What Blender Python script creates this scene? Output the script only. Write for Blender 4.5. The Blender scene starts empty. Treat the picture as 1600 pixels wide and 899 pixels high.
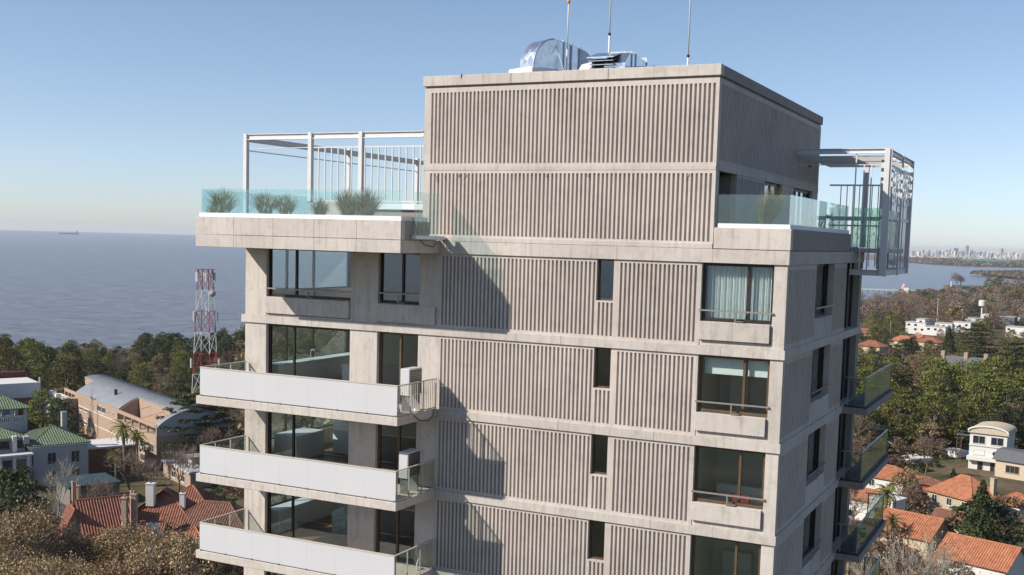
import bpy, math, random
import numpy as np
from mathutils import Vector, Matrix, noise as mnoise
rnd = random.Random(7)
SC = bpy.context.scene

# ------------------------------------------------------------------ camera
CAM = np.array([7.8991, -34.7911, 0.6059])
YAW, PIT, ROL = -0.459213, -0.090763, 0.027184
FPX, PX, PY = 1783.475, 799.99, 534.395          # focal length and principal point of the 1600 x 899 photograph


def cam_axes():
    cy, sy, cp, sp = math.cos(YAW), math.sin(YAW), math.cos(PIT), math.sin(PIT)
    fwd = np.array([sy * cp, cy * cp, sp]); right = np.array([cy, -sy, 0.0]); up = np.cross(right, fwd)
    cr, sr = math.cos(ROL), math.sin(ROL)
    return right * cr + up * sr, -right * sr + up * cr, fwd


RV, UV, FV = cam_axes()


def at(px, py, z, axis=2):
    """world point where the sight line of a photograph pixel meets a plane"""
    d = FV + RV * (px - PX) / FPX - UV * (py - PY) / FPX
    t = (z - CAM[axis]) / d[axis]
    return CAM + d * t


def at_dist(px, dist, z):
    """world point at a horizontal distance from the camera in the column of a pixel"""
    d = FV + RV * (px - PX) / FPX - UV * (450 - PY) / FPX
    k = dist / math.hypot(d[0], d[1])
    return np.array([CAM[0] + d[0] * k, CAM[1] + d[1] * k, z])


cam = bpy.data.cameras.new('camera'); camo = bpy.data.objects.new('camera', cam); SC.collection.objects.link(camo)
cam.sensor_width = 36.0; cam.lens = FPX / 1600 * 36.0
cam.shift_x = (800 - PX) / 1600; cam.shift_y = (PY - 449.5) / 1600
cam.clip_start = 0.5; cam.clip_end = 60000
camo.matrix_world = Matrix(((RV[0], UV[0], -FV[0], CAM[0]), (RV[1], UV[1], -FV[1], CAM[1]), (RV[2], UV[2], -FV[2], CAM[2]), (0, 0, 0, 1)))
SC.camera = camo

# ------------------------------------------------------------------ light
SUN = Vector((-2.716, -2.618, 2.69)).normalized()
world = bpy.data.worlds.new('World'); SC.world = world; world.use_nodes = True
wn = world.node_tree; wn.nodes.clear()
wo = wn.nodes.new('ShaderNodeOutputWorld'); wb = wn.nodes.new('ShaderNodeBackground'); sky = wn.nodes.new('ShaderNodeTexSky')
sky.sky_type = 'NISHITA'; sky.sun_disc = False
sky.sun_elevation = math.asin(SUN.z); sky.sun_rotation = math.atan2(SUN.x, SUN.y)
sky.altitude = 60; sky.air_density = 1.0; sky.dust_density = 0.3; sky.ozone_density = 2.0
wb.inputs['Strength'].default_value = 0.082
# white balance of the sky by height above the horizon, the same all the way round
wt = wn.nodes.new('ShaderNodeTexCoord'); ws = wn.nodes.new('ShaderNodeSeparateXYZ'); wr = wn.nodes.new('ShaderNodeValToRGB'); wm = wn.nodes.new('ShaderNodeMix')
wm.data_type = 'RGBA'; wm.blend_type = 'MULTIPLY'; wm.inputs[0].default_value = 1.0; wm.clamp_result = False
wv = wn.nodes.new('ShaderNodeVectorMath'); wv.operation = 'SCALE'; wv.inputs[3].default_value = 1.6
wn.links.new(wt.outputs['Generated'], ws.inputs[0]); wn.links.new(ws.outputs[2], wr.inputs[0])
for _k in range(2): wr.color_ramp.elements.new(.5)
for _e, (_p, _c) in zip(wr.color_ramp.elements, ((0.0, (.90, 1.04, 1.42)), (.045, (.93, 1.02, 1.34)), (.09, (.97, .985, 1.18)), (.17, (1.0, .99, 1.06)))):
    _e.position = _p; _e.color = (_c[0] / 1.6, _c[1] / 1.6, _c[2] / 1.6, 1)
wn.links.new(wr.outputs[0], wv.inputs[0]); wn.links.new(sky.outputs[0], wm.inputs[6]); wn.links.new(wv.outputs[0], wm.inputs[7])
wn.links.new(wm.outputs[2], wb.inputs['Color']); wn.links.new(wb.outputs[0], wo.inputs['Surface'])
sl = bpy.data.lights.new('sun', 'SUN'); sl.energy = 4.6; sl.angle = math.radians(0.5); sl.color = (1.0, 0.93, 0.84)
so = bpy.data.objects.new('sun', sl); SC.collection.objects.link(so)
so.rotation_euler = (-SUN).to_track_quat('-Z', 'Y').to_euler()
SC.view_settings.view_transform = 'Standard'; SC.view_settings.look = 'None'
SC.view_settings.exposure = 0.56; SC.view_settings.gamma = 1.0; SC.view_settings.use_curve_mapping = False
SC.cycles.max_bounces = 8; SC.cycles.transparent_max_bounces = 24; SC.cycles.volume_bounces = 0


# ------------------------------------------------------------------ materials
MATS = {}


def lin(c):
    return tuple(((v / 255) / 12.92 if v / 255 <= .04045 else ((v / 255 + .055) / 1.055) ** 2.4) for v in c)


class NT:
    def __init__(s, name):
        s.m = bpy.data.materials.new(name); s.m.use_nodes = True
        s.t = s.m.node_tree; s.t.nodes.clear()
        s.out = s.n('OutputMaterial'); s.b = s.n('BsdfPrincipled'); s.l(s.b, 0, s.out, 0)

    def n(s, k, **kw):
        nd = s.t.nodes.new('ShaderNode' + k)
        for a, v in kw.items(): setattr(nd, a, v)
        return nd

    def l(s, a, i, b, j): s.t.links.new(a.outputs[i], b.inputs[j])

    def coord(s, scale=(1, 1, 1), kind='Object'):
        c = s.n('TexCoord'); m = s.n('Mapping'); s.l(c, kind, m, 0); m.inputs['Scale'].default_value = scale
        return m

    def noise(s, co, scale, detail=4, rough=.6, dist=0):
        n = s.n('TexNoise'); s.l(co, 0, n, 'Vector'); n.inputs['Scale'].default_value = scale
        n.inputs['Detail'].default_value = detail; n.inputs['Roughness'].default_value = rough; n.inputs['Distortion'].default_value = dist
        return n

    def ramp(s, src, out, stops):
        r = s.n('ValToRGB'); s.l(src, out, r, 0); e = r.color_ramp.elements
        while len(e) < len(stops): e.new(.5)
        for el, (p, c) in zip(e, stops):
            el.position = p; el.color = (*c, 1) if len(c) == 3 else c
        return r

    def mixc(s, a, ai, b, bi, fac, mode='MIX'):
        m = s.n('Mix', data_type='RGBA', blend_type=mode)
        if isinstance(fac, (int, float)): m.inputs[0].default_value = fac
        else: s.l(fac[0], fac[1], m, 0)
        for k, (x, i) in ((6, (a, ai)), (7, (b, bi))):
            if isinstance(x, tuple): m.inputs[k].default_value = (*x, 1)
            else: s.l(x, i, m, k)
        return m

    def bump(s, src, i, strength=.3, dist=.02):
        b = s.n('Bump'); s.l(src, i, b, 'Height'); b.inputs['Strength'].default_value = strength; b.inputs['Distance'].default_value = dist
        s.l(b, 0, s.b, 'Normal'); return b

    def done(s, rough=.8, metal=0, spec=.3):
        s.b.inputs['Roughness'].default_value = rough; s.b.inputs['Metallic'].default_value = metal
        s.b.inputs['Specular IOR Level'].default_value = spec
        MATS[s.m.name] = s.m; return s.m


def simple(name, col, rough=.6, metal=0, var=.12, scale=3.0, spec=.3, bump=0.0, stretch=(1, 1, 1), col2=None):
    """plain material whose colour wanders a little"""
    t = NT(name); co = t.coord(stretch); n = t.noise(co, scale)
    a = tuple(v * (1 - var) for v in col); b = col2 or tuple(min(1, v * (1 + var)) for v in col)
    r = t.ramp(n, 0, [(.3, a), (.7, b)]); t.l(r, 0, t.b, 'Base Color')
    if bump: t.bump(n, 0, bump, .01)
    return t.done(rough, metal, spec)


def concrete(name, base, stain=(.12, .105, .09), k=1.0, rusty=0.0):
    t = NT(name); co = t.coord(); big = t.noise(co, .55, 5, .65)
    r1 = t.ramp(big, 0, [(.25, tuple(v * .86 for v in base)), (.55, base), (.8, tuple(min(1, v * 1.08) for v in base))])
    cs = t.coord((5.0, 5.0, .35)); st = t.noise(cs, 1.3, 6, .7)
    rs = t.ramp(st, 0, [(.50, (0, 0, 0)), (.78, (1, 1, 1))])
    co2 = t.coord(); pt = t.noise(co2, 2.1, 6, .75); rp = t.ramp(pt, 0, [(.52, (0, 0, 0)), (.80, (1, 1, 1))])
    mm = t.n('Math', operation='MULTIPLY'); t.l(rs, 0, mm, 0); mm.inputs[1].default_value = .34 * k
    m1 = t.mixc(r1, 0, stain, 0, (mm, 0))
    m3 = t.n('Math', operation='MULTIPLY'); t.l(rp, 0, m3, 0); m3.inputs[1].default_value = .30 * k
    m2 = t.mixc(m1, 2, tuple(v * .9 for v in stain), 0, (m3, 0))
    br = t.noise(co, .9, 7, .8, .4); rb = t.ramp(br, 0, [(.55, (0, 0, 0)), (.72, (.30 * k,) * 3)]); m2 = t.mixc(m2, 2, (.27, .20, .14), 0, (rb, 0))
    fine = t.noise(co, 38, 4, .7); rf = t.ramp(fine, 0, [(.3, (.88, .88, .88)), (.7, (1.06, 1.06, 1.06))])
    m4 = t.mixc(m2, 2, rf, 0, 1.0, 'MULTIPLY'); oi = t.n('ObjectInfo'); mv = t.n('MapRange'); t.l(oi, 'Random', mv, 0); mv.inputs[3].default_value = .93; mv.inputs[4].default_value = 1.05
    hs = t.n('HueSaturation'); t.l(m4, 2, hs, 'Color'); t.l(mv, 0, hs, 'Value'); t.l(hs, 0, t.b, 'Base Color')
    bb = t.noise(co, 16, 6, .7); t.bump(bb, 0, .35, .012)
    return t.done(.88, 0, .25)


concrete('concrete', (.51, .463, .415), k=1.35)
concrete('concrete_ribbed', (.52, .462, .415), (.20, .165, .145), 1.0)
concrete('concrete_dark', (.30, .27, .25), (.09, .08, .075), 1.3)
simple('white_panel', (.515, .51, .515), .35, var=.02, scale=.8)
simple('white_flashing', (.66, .68, .70), .45, var=.04)
simple('white_steel', (.61, .605, .59), .4, var=.05, scale=6)
simple('bronze_frame', (.030, .023, .018), .4, var=.25)
simple('brown_frame', (.10, .065, .035), .4, var=.2)
simple('rail_beige', (.50, .45, .38), .35, var=.08)
simple('rail_bronze', (.27, .245, .21), .35, .3, var=.1)
simple('rail_steel', (.33, .33, .33), .3, .6, var=.1)
simple('interior_white', (.70, .68, .65), .7, var=.05)
simple('interior_dark', (.12, .11, .10), .7, var=.2)
simple('interior_floor', (.20, .13, .08), .4, var=.2, stretch=(1, 6, 1))
simple('counter_white', (.70, .72, .73), .3, var=.05)
simple('curtain', (.74, .76, .74), .8, var=.06)
simple('black_rubber', (.02, .02, .02), .6)
simple('terrace_tile', (.28, .26, .24), .8)
simple('soil', (.06, .045, .03), .95)


def marble():
    t = NT('marble'); co = t.coord(); n = t.noise(co, 2.5, 8, .6, 1.5)
    r = t.ramp(n, 0, [(.3, (.55, .6, .62)), (.5, (.30, .33, .33)), (.6, (.6, .63, .62)), (.75, (.18, .13, .1))])
    t.l(r, 0, t.b, 'Base Color'); t.done(.2)


marble()


def galv(name, base, rough=.28):
    t = NT(name); co = t.coord((1, 1, 1)); n = t.noise(co, 4, 6, .7); v = t.n('TexVoronoi'); t.l(co, 0, v, 'Vector'); v.inputs['Scale'].default_value = 5
    r = t.ramp(n, 0, [(.3, tuple(c * .85 for c in base)), (.7, base)]); t.l(r, 0, t.b, 'Base Color')
    rr = t.ramp(v, 'Color', [(0, (rough * .8,) * 3), (1, (rough * 1.3,) * 3)]); t.done(rough, .95); t.l(rr, 0, t.b, 'Roughness')
    t.bump(n, 0, .04, .01)


galv('galvanised_steel', (.72, .74, .76)); galv('weathered_steel', (.40, .42, .44), .45)


def glass(name, tint, refl=.10, rough=.0, dirt=.0, pattern=0.0):
    """thin pane: clear tinted transmission plus mirror reflection that grows at grazing angles"""
    t = NT(name); t.t.nodes.remove(t.b)
    tr = t.n('BsdfTransparent'); tr.inputs[0].default_value = (*tint, 1)
    gl = t.n('BsdfGlossy'); gl.inputs[0].default_value = (.92, .96, .98, 1); gl.inputs['Roughness'].default_value = rough
    ge = t.n('NewGeometry'); dt = t.n('VectorMath', operation='DOT_PRODUCT'); t.l(ge, 'Incoming', dt, 0); t.l(ge, 'Normal', dt, 1)
    ab = t.n('Math', operation='ABSOLUTE'); t.l(dt, 'Value', ab, 0); om = t.n('Math', operation='SUBTRACT'); om.inputs[0].default_value = 1; t.l(ab, 0, om, 1)
    fr = t.n('Math', operation='POWER'); t.l(om, 0, fr, 0); fr.inputs[1].default_value = 4.5
    co = t.coord(); wob = t.noise(co, .9, 2, .5); bp = t.n('Bump'); t.l(wob, 0, bp, 'Height'); bp.inputs['Strength'].default_value = .06; bp.inputs['Distance'].default_value = .05
    t.l(bp, 0, gl, 'Normal')
    ad = t.n('Math', operation='MULTIPLY_ADD'); t.l(fr, 0, ad, 0); ad.inputs[1].default_value = .9; ad.inputs[2].default_value = refl; ad.use_clamp = True
    mx = t.n('MixShader'); t.l(ad, 0, mx, 0); t.l(tr, 0, mx, 1); t.l(gl, 0, mx, 2); last = mx
    if dirt or pattern:
        df = t.n('BsdfDiffuse'); df.inputs[0].default_value = (.55, .72, .72, 1)
        tl = t.n('BsdfTranslucent'); tl.inputs[0].default_value = (.55, .74, .74, 1)
        m0 = t.n('MixShader'); m0.inputs[0].default_value = .5; t.l(df, 0, m0, 1); t.l(tl, 0, m0, 2)
        m2 = t.n('MixShader'); t.l(last, 0, m2, 1); t.l(m0, 0, m2, 2)
        if pattern:
            cc = t.coord((5, 5, 2.6)); v = t.n('TexVoronoi'); t.l(cc, 0, v, 'Vector'); v.inputs['Scale'].default_value = 1.6
            r = t.ramp(v, 'Distance', [(.25, (pattern,) * 3), (.45, (dirt,) * 3)]); t.l(r, 0, m2, 0)
        else: m2.inputs[0].default_value = dirt
        last = m2
    t.l(last, 0, t.out, 0); MATS[name] = t.m


glass('window_glass', (.90, .94, .93), .055)
glass('window_glass_dark', (.84, .90, .90), .085)
glass('balustrade_glass', (.87, .95, .945), .05, 0, .015)
glass('patterned_glass', (.80, .92, .95), .05, 0, .02, .26)
glass('green_screen_glass', (.80, .93, .85), .05, 0, .12, .34)
glass('smoked_glass', (.80, .84, .80), .045, 0, .012)


def foliage(name, dark, light, hue=.06, trans=.25, scale=.35, brown=None):
    t = NT(name); co = t.coord(); n = t.noise(co, scale, 3, .6); g = t.n('NewGeometry')
    oi = t.n('ObjectInfo')
    m = t.n('Math', operation='MULTIPLY_ADD'); t.l(g, 'Random Per Island', m, 0); m.inputs[1].default_value = .55
    t.l(n, 0, m, 2)
    r = t.ramp(m, 0, [(.40, dark), (.95, light)] if not brown else [(.40, dark), (.80, light), (.98, brown)])
    hs = t.n('HueSaturation'); t.l(r, 0, hs, 'Color')
    mr = t.n('MapRange'); t.l(oi, 'Random', mr, 0); mr.inputs[3].default_value = .5 - hue * .5; mr.inputs[4].default_value = .5 + hue * .35; t.l(mr, 0, hs, 'Hue')
    mv = t.n('MapRange'); t.l(oi, 'Random', mv, 0); mv.inputs[3].default_value = .72; mv.inputs[4].default_value = 1.25; t.l(mv, 0, hs, 'Value')
    t.l(hs, 0, t.b, 'Base Color')
    tl = t.n('BsdfTranslucent'); t.l(hs, 0, tl, 0); mx = t.n('MixShader'); mx.inputs[0].default_value = trans
    t.l(t.b, 0, mx, 1); t.l(tl, 0, mx, 2); t.l(mx, 0, t.out, 0)
    return t.done(.6, 0, .25)


foliage('leaf_olive', (.038, .048, .011), (.170, .168, .036))
foliage('leaf_dark', (.018, .028, .012), (.070, .085, .028))
foliage('leaf_cedar', (.020, .032, .014), (.085, .100, .035))
foliage('leaf_yellow', (.10, .09, .012), (.27, .22, .03))
foliage('leaf_rust', (.060, .050, .020), (.19, .135, .070), brown=(.30, .21, .12))
foliage('leaf_dry', (.070, .042, .018), (.24, .145, .065), brown=(.55, .42, .24), scale=.15)
foliage('twig_haze', (.13, .095, .070), (.27, .20, .150))
foliage('leaf_palm', (.05, .06, .014), (.20, .19, .05))
foliage('grass_blade', (.06, .085, .02), (.26, .27, .10), scale=3, brown=(.40, .34, .20))
simple('bark', (.16, .125, .095), .9, var=.3, scale=2)
simple('bark_pale', (.25, .215, .17), .9, var=.35, scale=1.2)
simple('bark_white', (.33, .30, .25), .9, var=.4, scale=1.2)


# ------------------------------------------------------------------ mesh building
class MB:
    def __init__(s): s.v = []; s.f = []; s.mi = []; s.cur = 0

    def face(s, *pts):
        i = len(s.v); s.v.extend([tuple(p) for p in pts]); s.f.append(tuple(range(i, i + len(pts)))); s.mi.append(s.cur)

    def hexa(s, p):
        """8 corners: bottom ring then top ring"""
        i = len(s.v); s.v.extend([tuple(q) for q in p])
        for a in ((0, 3, 2, 1), (4, 5, 6, 7), (0, 1, 5, 4), (1, 2, 6, 5), (2, 3, 7, 6), (3, 0, 4, 7)):
            s.f.append(tuple(i + k for k in a)); s.mi.append(s.cur)
        return s

    def box(s, x0, x1, y0, y1, z0, z1):
        s.hexa([(x0, y0, z0), (x1, y0, z0), (x1, y1, z0), (x0, y1, z0), (x0, y0, z1), (x1, y0, z1), (x1, y1, z1), (x0, y1, z1)])
        return s

    def bevelbox(s, x0, x1, y0, y1, z0, z1, b=.015):
        """box with chamfered vertical and horizontal edges"""
        rings = [(z0, b), (z0 + b, 0), (z1 - b, 0), (z1, b)]; R = []
        for z, k in rings:
            R.append([(x0 + b + k, y0 + k, z), (x1 - b - k, y0 + k, z), (x1 - k, y0 + b + k, z), (x1 - k, y1 - b - k, z), (x1 - b - k, y1 - k, z), (x0 + b + k, y1 - k, z), (x0 + k, y1 - b - k, z), (x0 + k, y0 + b + k, z)])
        i = len(s.v)
        for r in R: s.v.extend(r)
        for a in range(3):
            for k in range(8):
                q = (k + 1) % 8; s.f.append((i + a * 8 + k, i + a * 8 + q, i + a * 8 + 8 + q, i + a * 8 + 8 + k)); s.mi.append(s.cur)
        s.f.append(tuple(i + k for k in range(7, -1, -1))); s.f.append(tuple(i + 24 + k for k in range(8))); s.mi += [s.cur] * 2
        return s

    def bar(s, p, q, w, h=None, up=(0, 0, 1)):
        """rectangular bar between two points"""
        h = h or w; p = Vector(p); q = Vector(q); d = (q - p).normalized(); u = Vector(up)
        if abs(d.dot(u)) > .95: u = Vector((0, 1, 0))
        a = d.cross(u).normalized() * w / 2; b = a.cross(d).normalized() * h / 2
        s.hexa([p - a - b, p + a - b, p + a + b, p - a + b, q - a - b, q + a - b, q + a + b, q - a + b]); return s

    def tube(s, pts, radii, n=6, cap=True):
        if not isinstance(radii, (list, tuple)): radii = [radii] * len(pts)
        i0 = len(s.v); P = [Vector(p) for p in pts]
        for k, p in enumerate(P):
            d = (P[min(k + 1, len(P) - 1)] - P[max(k - 1, 0)])
            d = d.normalized() if d.length > 1e-9 else Vector((0, 0, 1))
            u = Vector((1, 0, 0)) if abs(d.x) < .8 else Vector((0, 1, 0)); a = d.cross(u).normalized(); b = d.cross(a)
            for j in range(n):
                t = 2 * math.pi * j / n; s.v.append(tuple(p + (a * math.cos(t) + b * math.sin(t)) * radii[k]))
        for k in range(len(P) - 1):
            for j in range(n):
                q = (j + 1) % n; s.f.append((i0 + k * n + j, i0 + k * n + q, i0 + (k + 1) * n + q, i0 + (k + 1) * n + j)); s.mi.append(s.cur)
        if cap:
            s.f.append(tuple(i0 + j for j in range(n - 1, -1, -1))); s.f.append(tuple(i0 + (len(P) - 1) * n + j for j in range(n))); s.mi += [s.cur] * 2
        return s

    def prism(s, poly, axis, a, b):
        """polygon (u,v) pushed out along an axis from a to b; axis 0: (y,z), 1: (x,z), 2: (x,y)"""
        def P(u, v, t): return {0: (t, u, v), 1: (u, t, v), 2: (u, v, t)}[axis]
        n = len(poly); i = len(s.v)
        s.v.extend([P(u, v, a) for u, v in poly]); s.v.extend([P(u, v, b) for u, v in poly])
        s.f.append(tuple(i + k for k in range(n - 1, -1, -1))); s.f.append(tuple(i + n + k for k in range(n))); s.mi += [s.cur] * 2
        for k in range(n):
            q = (k + 1) % n; s.f.append((i + k, i + q, i + n + q, i + n + k)); s.mi.append(s.cur)
        return s

    def mesh(s, name, mats, off=(0, 0, 0), smooth=False):
        me = bpy.data.meshes.new(name); o = Vector(off)
        me.from_pydata([(v[0] - o.x, v[1] - o.y, v[2] - o.z) for v in s.v], [], s.f)
        for m in (mats if isinstance(mats, (list, tuple)) else [mats]): me.materials.append(MATS[m])
        if any(s.mi): me.polygons.foreach_set('material_index', s.mi)
        if smooth: me.polygons.foreach_set('use_smooth', [True] * len(s.f))
        me.update(); return me


COL = SC.collection


def wloc(p):
    v = Vector((0, 0, 0))
    while p is not None: v += p.location; p = p.parent
    return v


def link(name, me, parent=None, loc=(0, 0, 0), rz=0):
    o = bpy.data.objects.new(name, me); COL.objects.link(o); o.location = loc; o.rotation_euler.z = rz
    if parent is not None: o.parent = parent
    return o


def part(name, mb, mat, parent, local=False, smooth=False, label=None, kind=None):
    """one mesh object under a thing; coordinates are the world's unless local"""
    me = mb.mesh(name, mat, (0, 0, 0) if local else wloc(parent), smooth)
    o = link(name, me, parent)
    if label: o['label'] = label
    if kind: o['kind'] = kind
    return o


def tag(o, label, cat, group=None):
    o['label'] = label; o['category'] = cat
    if group: o['group'] = group
    return o


def thing(name, label, cat, loc, rz=0, group=None):
    return tag(link(name, None, None, loc, rz), label, cat, group)


def single(name, mb, mat, label, cat, loc=(0, 0, 0), rz=0, group=None, smooth=False, local=True):
    return tag(link(name, mb.mesh(name, mat, (0, 0, 0) if local else loc, smooth), None, loc, rz), label, cat, group)


def struct(name, mb, mat, kind='structure', smooth=False):
    o = link(name, mb.mesh(name, mat, (0, 0, 0), smooth)); o['kind'] = kind; return o


def copy_tree(o, loc=None, rz=None, scale=None, parent=None):
    c = o.copy(); COL.objects.link(c); c.parent = parent
    if parent is None:
        if loc is not None: c.location = loc
        if rz is not None: c.rotation_euler.z = rz
        if scale is not None: c.scale = scale
    for ch in [x for x in o.children if x.get('proto') is None]: copy_tree(ch, parent=c)
    return c
# ------------------------------------------------------------------ the apartment tower
H = 2.9; TB = 0.289                         # storey height and depth of the floor bands
XL, XR = -20.86, -0.05                      # wall ends on the front
GZ = -52.0
WY = 0.06                                   # front wall face sits behind the bands' face (y = 0)
tower = thing('apartment_tower', 'tall raw concrete apartment tower with vertically ribbed walls filling the middle of the view', 'building', (-10.0, 6.0, GZ))


def ribs(mb, s0, s1, z0, z1, face, plane, ml=.10, mr=.10, mb_=.10, mt=.10, pitch=.15, depth=.085, jitter=None):
    """flat wall with vertical grooves. face 'f': looks towards -y; face 'r': looks towards +x"""
    if face == 'f': P = lambda s, d, z: (s, plane + d, z)
    else: P = lambda s, d, z: (plane - d, s, z)
    if face == 'r': pitch, depth = .19, .115
    n = max(1, int(round((s1 - s0 - ml - mr + .07) / pitch))); w = .080 if face == 'f' else .105
    tot = n * pitch - (pitch - w); a = s0 + ml; sc = (s1 - s0 - ml - mr) / tot
    zb, zt = z0 + mb_, z1 - mt
    mb.face(P(s0, 0, zt), P(s1, 0, zt), P(s1, 0, z1), P(s0, 0, z1)); mb.face(P(s0, 0, z0), P(s1, 0, z0), P(s1, 0, zb), P(s0, 0, zb))
    mb.face(P(s0, 0, zb), P(a, 0, zb), P(a, 0, zt), P(s0, 0, zt))
    for i in range(n):
        g0 = a + i * pitch * sc; g1 = g0 + w * sc; dz = rnd.uniform(-.006, .006)
        e = .014 * sc; q0, q1 = g0 + e, g1 - e; dd = depth * rnd.uniform(.9, 1.08); b, t = zb + dz, zt + dz
        mb.face(P(g0, 0, b), P(q0, dd, b), P(q0, dd, t), P(g0, 0, t)); mb.face(P(q0, dd, b), P(q1, dd, b), P(q1, dd, t), P(q0, dd, t))
        mb.face(P(q1, dd, b), P(g1, 0, b), P(g1, 0, t), P(q1, dd, t))
        mb.face(P(g0, 0, t), P(q0, dd, t), P(q1, dd, t), P(g1, 0, t)); mb.face(P(g0, 0, b), P(g1, 0, b), P(q1, dd, b), P(q0, dd, b))
        mb.face(P(g0, 0, b), P(g1, 0, b), P(g1, 0, zb), P(g0, 0, zb)) if b > zb + .001 else None
        mb.face(P(g0, 0, zt), P(g1, 0, zt), P(g1, 0, t), P(g0, 0, t)) if t > zt + .001 else None
        nx = a + (i + 1) * pitch * sc if i < n - 1 else s1
        mb.face(P(g1, 0, zb), P(nx, 0, zb), P(nx, 0, zt), P(g1, 0, zt))


def ribbed(name, s0, s1, z0, z1, face, plane, **kw):
    mb = MB(); ribs(mb, s0, s1, z0, z1, face, plane, **kw)
    # body behind the relief
    d = .13
    if face == 'f': mb.box(s0, s1, plane + d, plane + .22, z0, z1)
    else: mb.box(plane - .22, plane - d, s0, s1, z0, z1)
    # edges of the slab of wall
    if face == 'f':
        for s in (s0, s1): mb.face((s, plane, z0), (s, plane + d, z0), (s, plane + d, z1), (s, plane, z1))
        for z in (z0, z1): mb.face((s0, plane, z), (s1, plane, z), (s1, plane + d, z), (s0, plane + d, z))
    else:
        for s in (s0, s1): mb.face((plane, s, z0), (plane - d, s, z0), (plane - d, s, z1), (plane, s, z1))
        for z in (z0, z1): mb.face((plane, s0, z), (plane, s1, z), (plane - d, s1, z), (plane - d, s0, z))
    return part('ribbed_wall_panel', mb, 'concrete_ribbed', tower)


def wall(x0, x1, y0, y1, z0, z1, mat='concrete', name='wall_panel', parent=None):
    return part(name, MB().bevelbox(x0, x1, y0, y1, z0, z1, .008), mat, parent or tower)


def window_f(x0, x1, z0, z1, y, splits, glass_='window_glass', frame='bronze_frame', fw=.075, rail=None, sash=None, label=None):
    """glazed opening in a front wall: window (frame) > pane, each; optional guard rail"""
    fr = MB(); fr.box(x0, x0 + fw, y - .05, y + .05, z0, z1); fr.box(x1 - fw, x1, y - .05, y + .05, z0, z1)
    fr.box(x0 + fw, x1 - fw, y - .05, y + .05, z1 - fw, z1); fr.box(x0 + fw, x1 - fw, y - .05, y + .05, z0, z0 + fw)
    xs = [x0 + fw] + [x0 + (x1 - x0) * s for s in splits] + [x1 - fw]
    for s in splits:
        xm = x0 + (x1 - x0) * s; fr.box(xm - .04, xm + .04, y - .045, y + .045, z0 + fw, z1 - fw)
    w = part('window', fr, frame, tower, label=label)
    for k in range(len(xs) - 1):
        a = xs[k] + (.04 if k else 0); b = xs[k + 1] - (.04 if k < len(xs) - 2 else 0)
        part('pane', MB().box(a, b, y - .004 + .01 * (k % 2), y + .004 + .01 * (k % 2), z0 + fw, z1 - fw), glass_, w)
    if rail:
        m = MB(); m.bar((x0 - .04, rail[0], rail[1]), (x1 + .04, rail[0], rail[1]), .045, .05)
        xm = (x0 + x1) / 2; m.bar((xm, rail[0], z0 - .02), (xm, rail[0], rail[1]), .04, .04)
        m.box(xm - .02, xm + .25, rail[0] - .01, y - .05, z0 + .01, z0 + .03)
        part('guard_rail', m, 'rail_bronze', w)
    return w


def reveal(x0, x1, z0, z1, y0, y1, parent, mat='concrete'):
    return None


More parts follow.
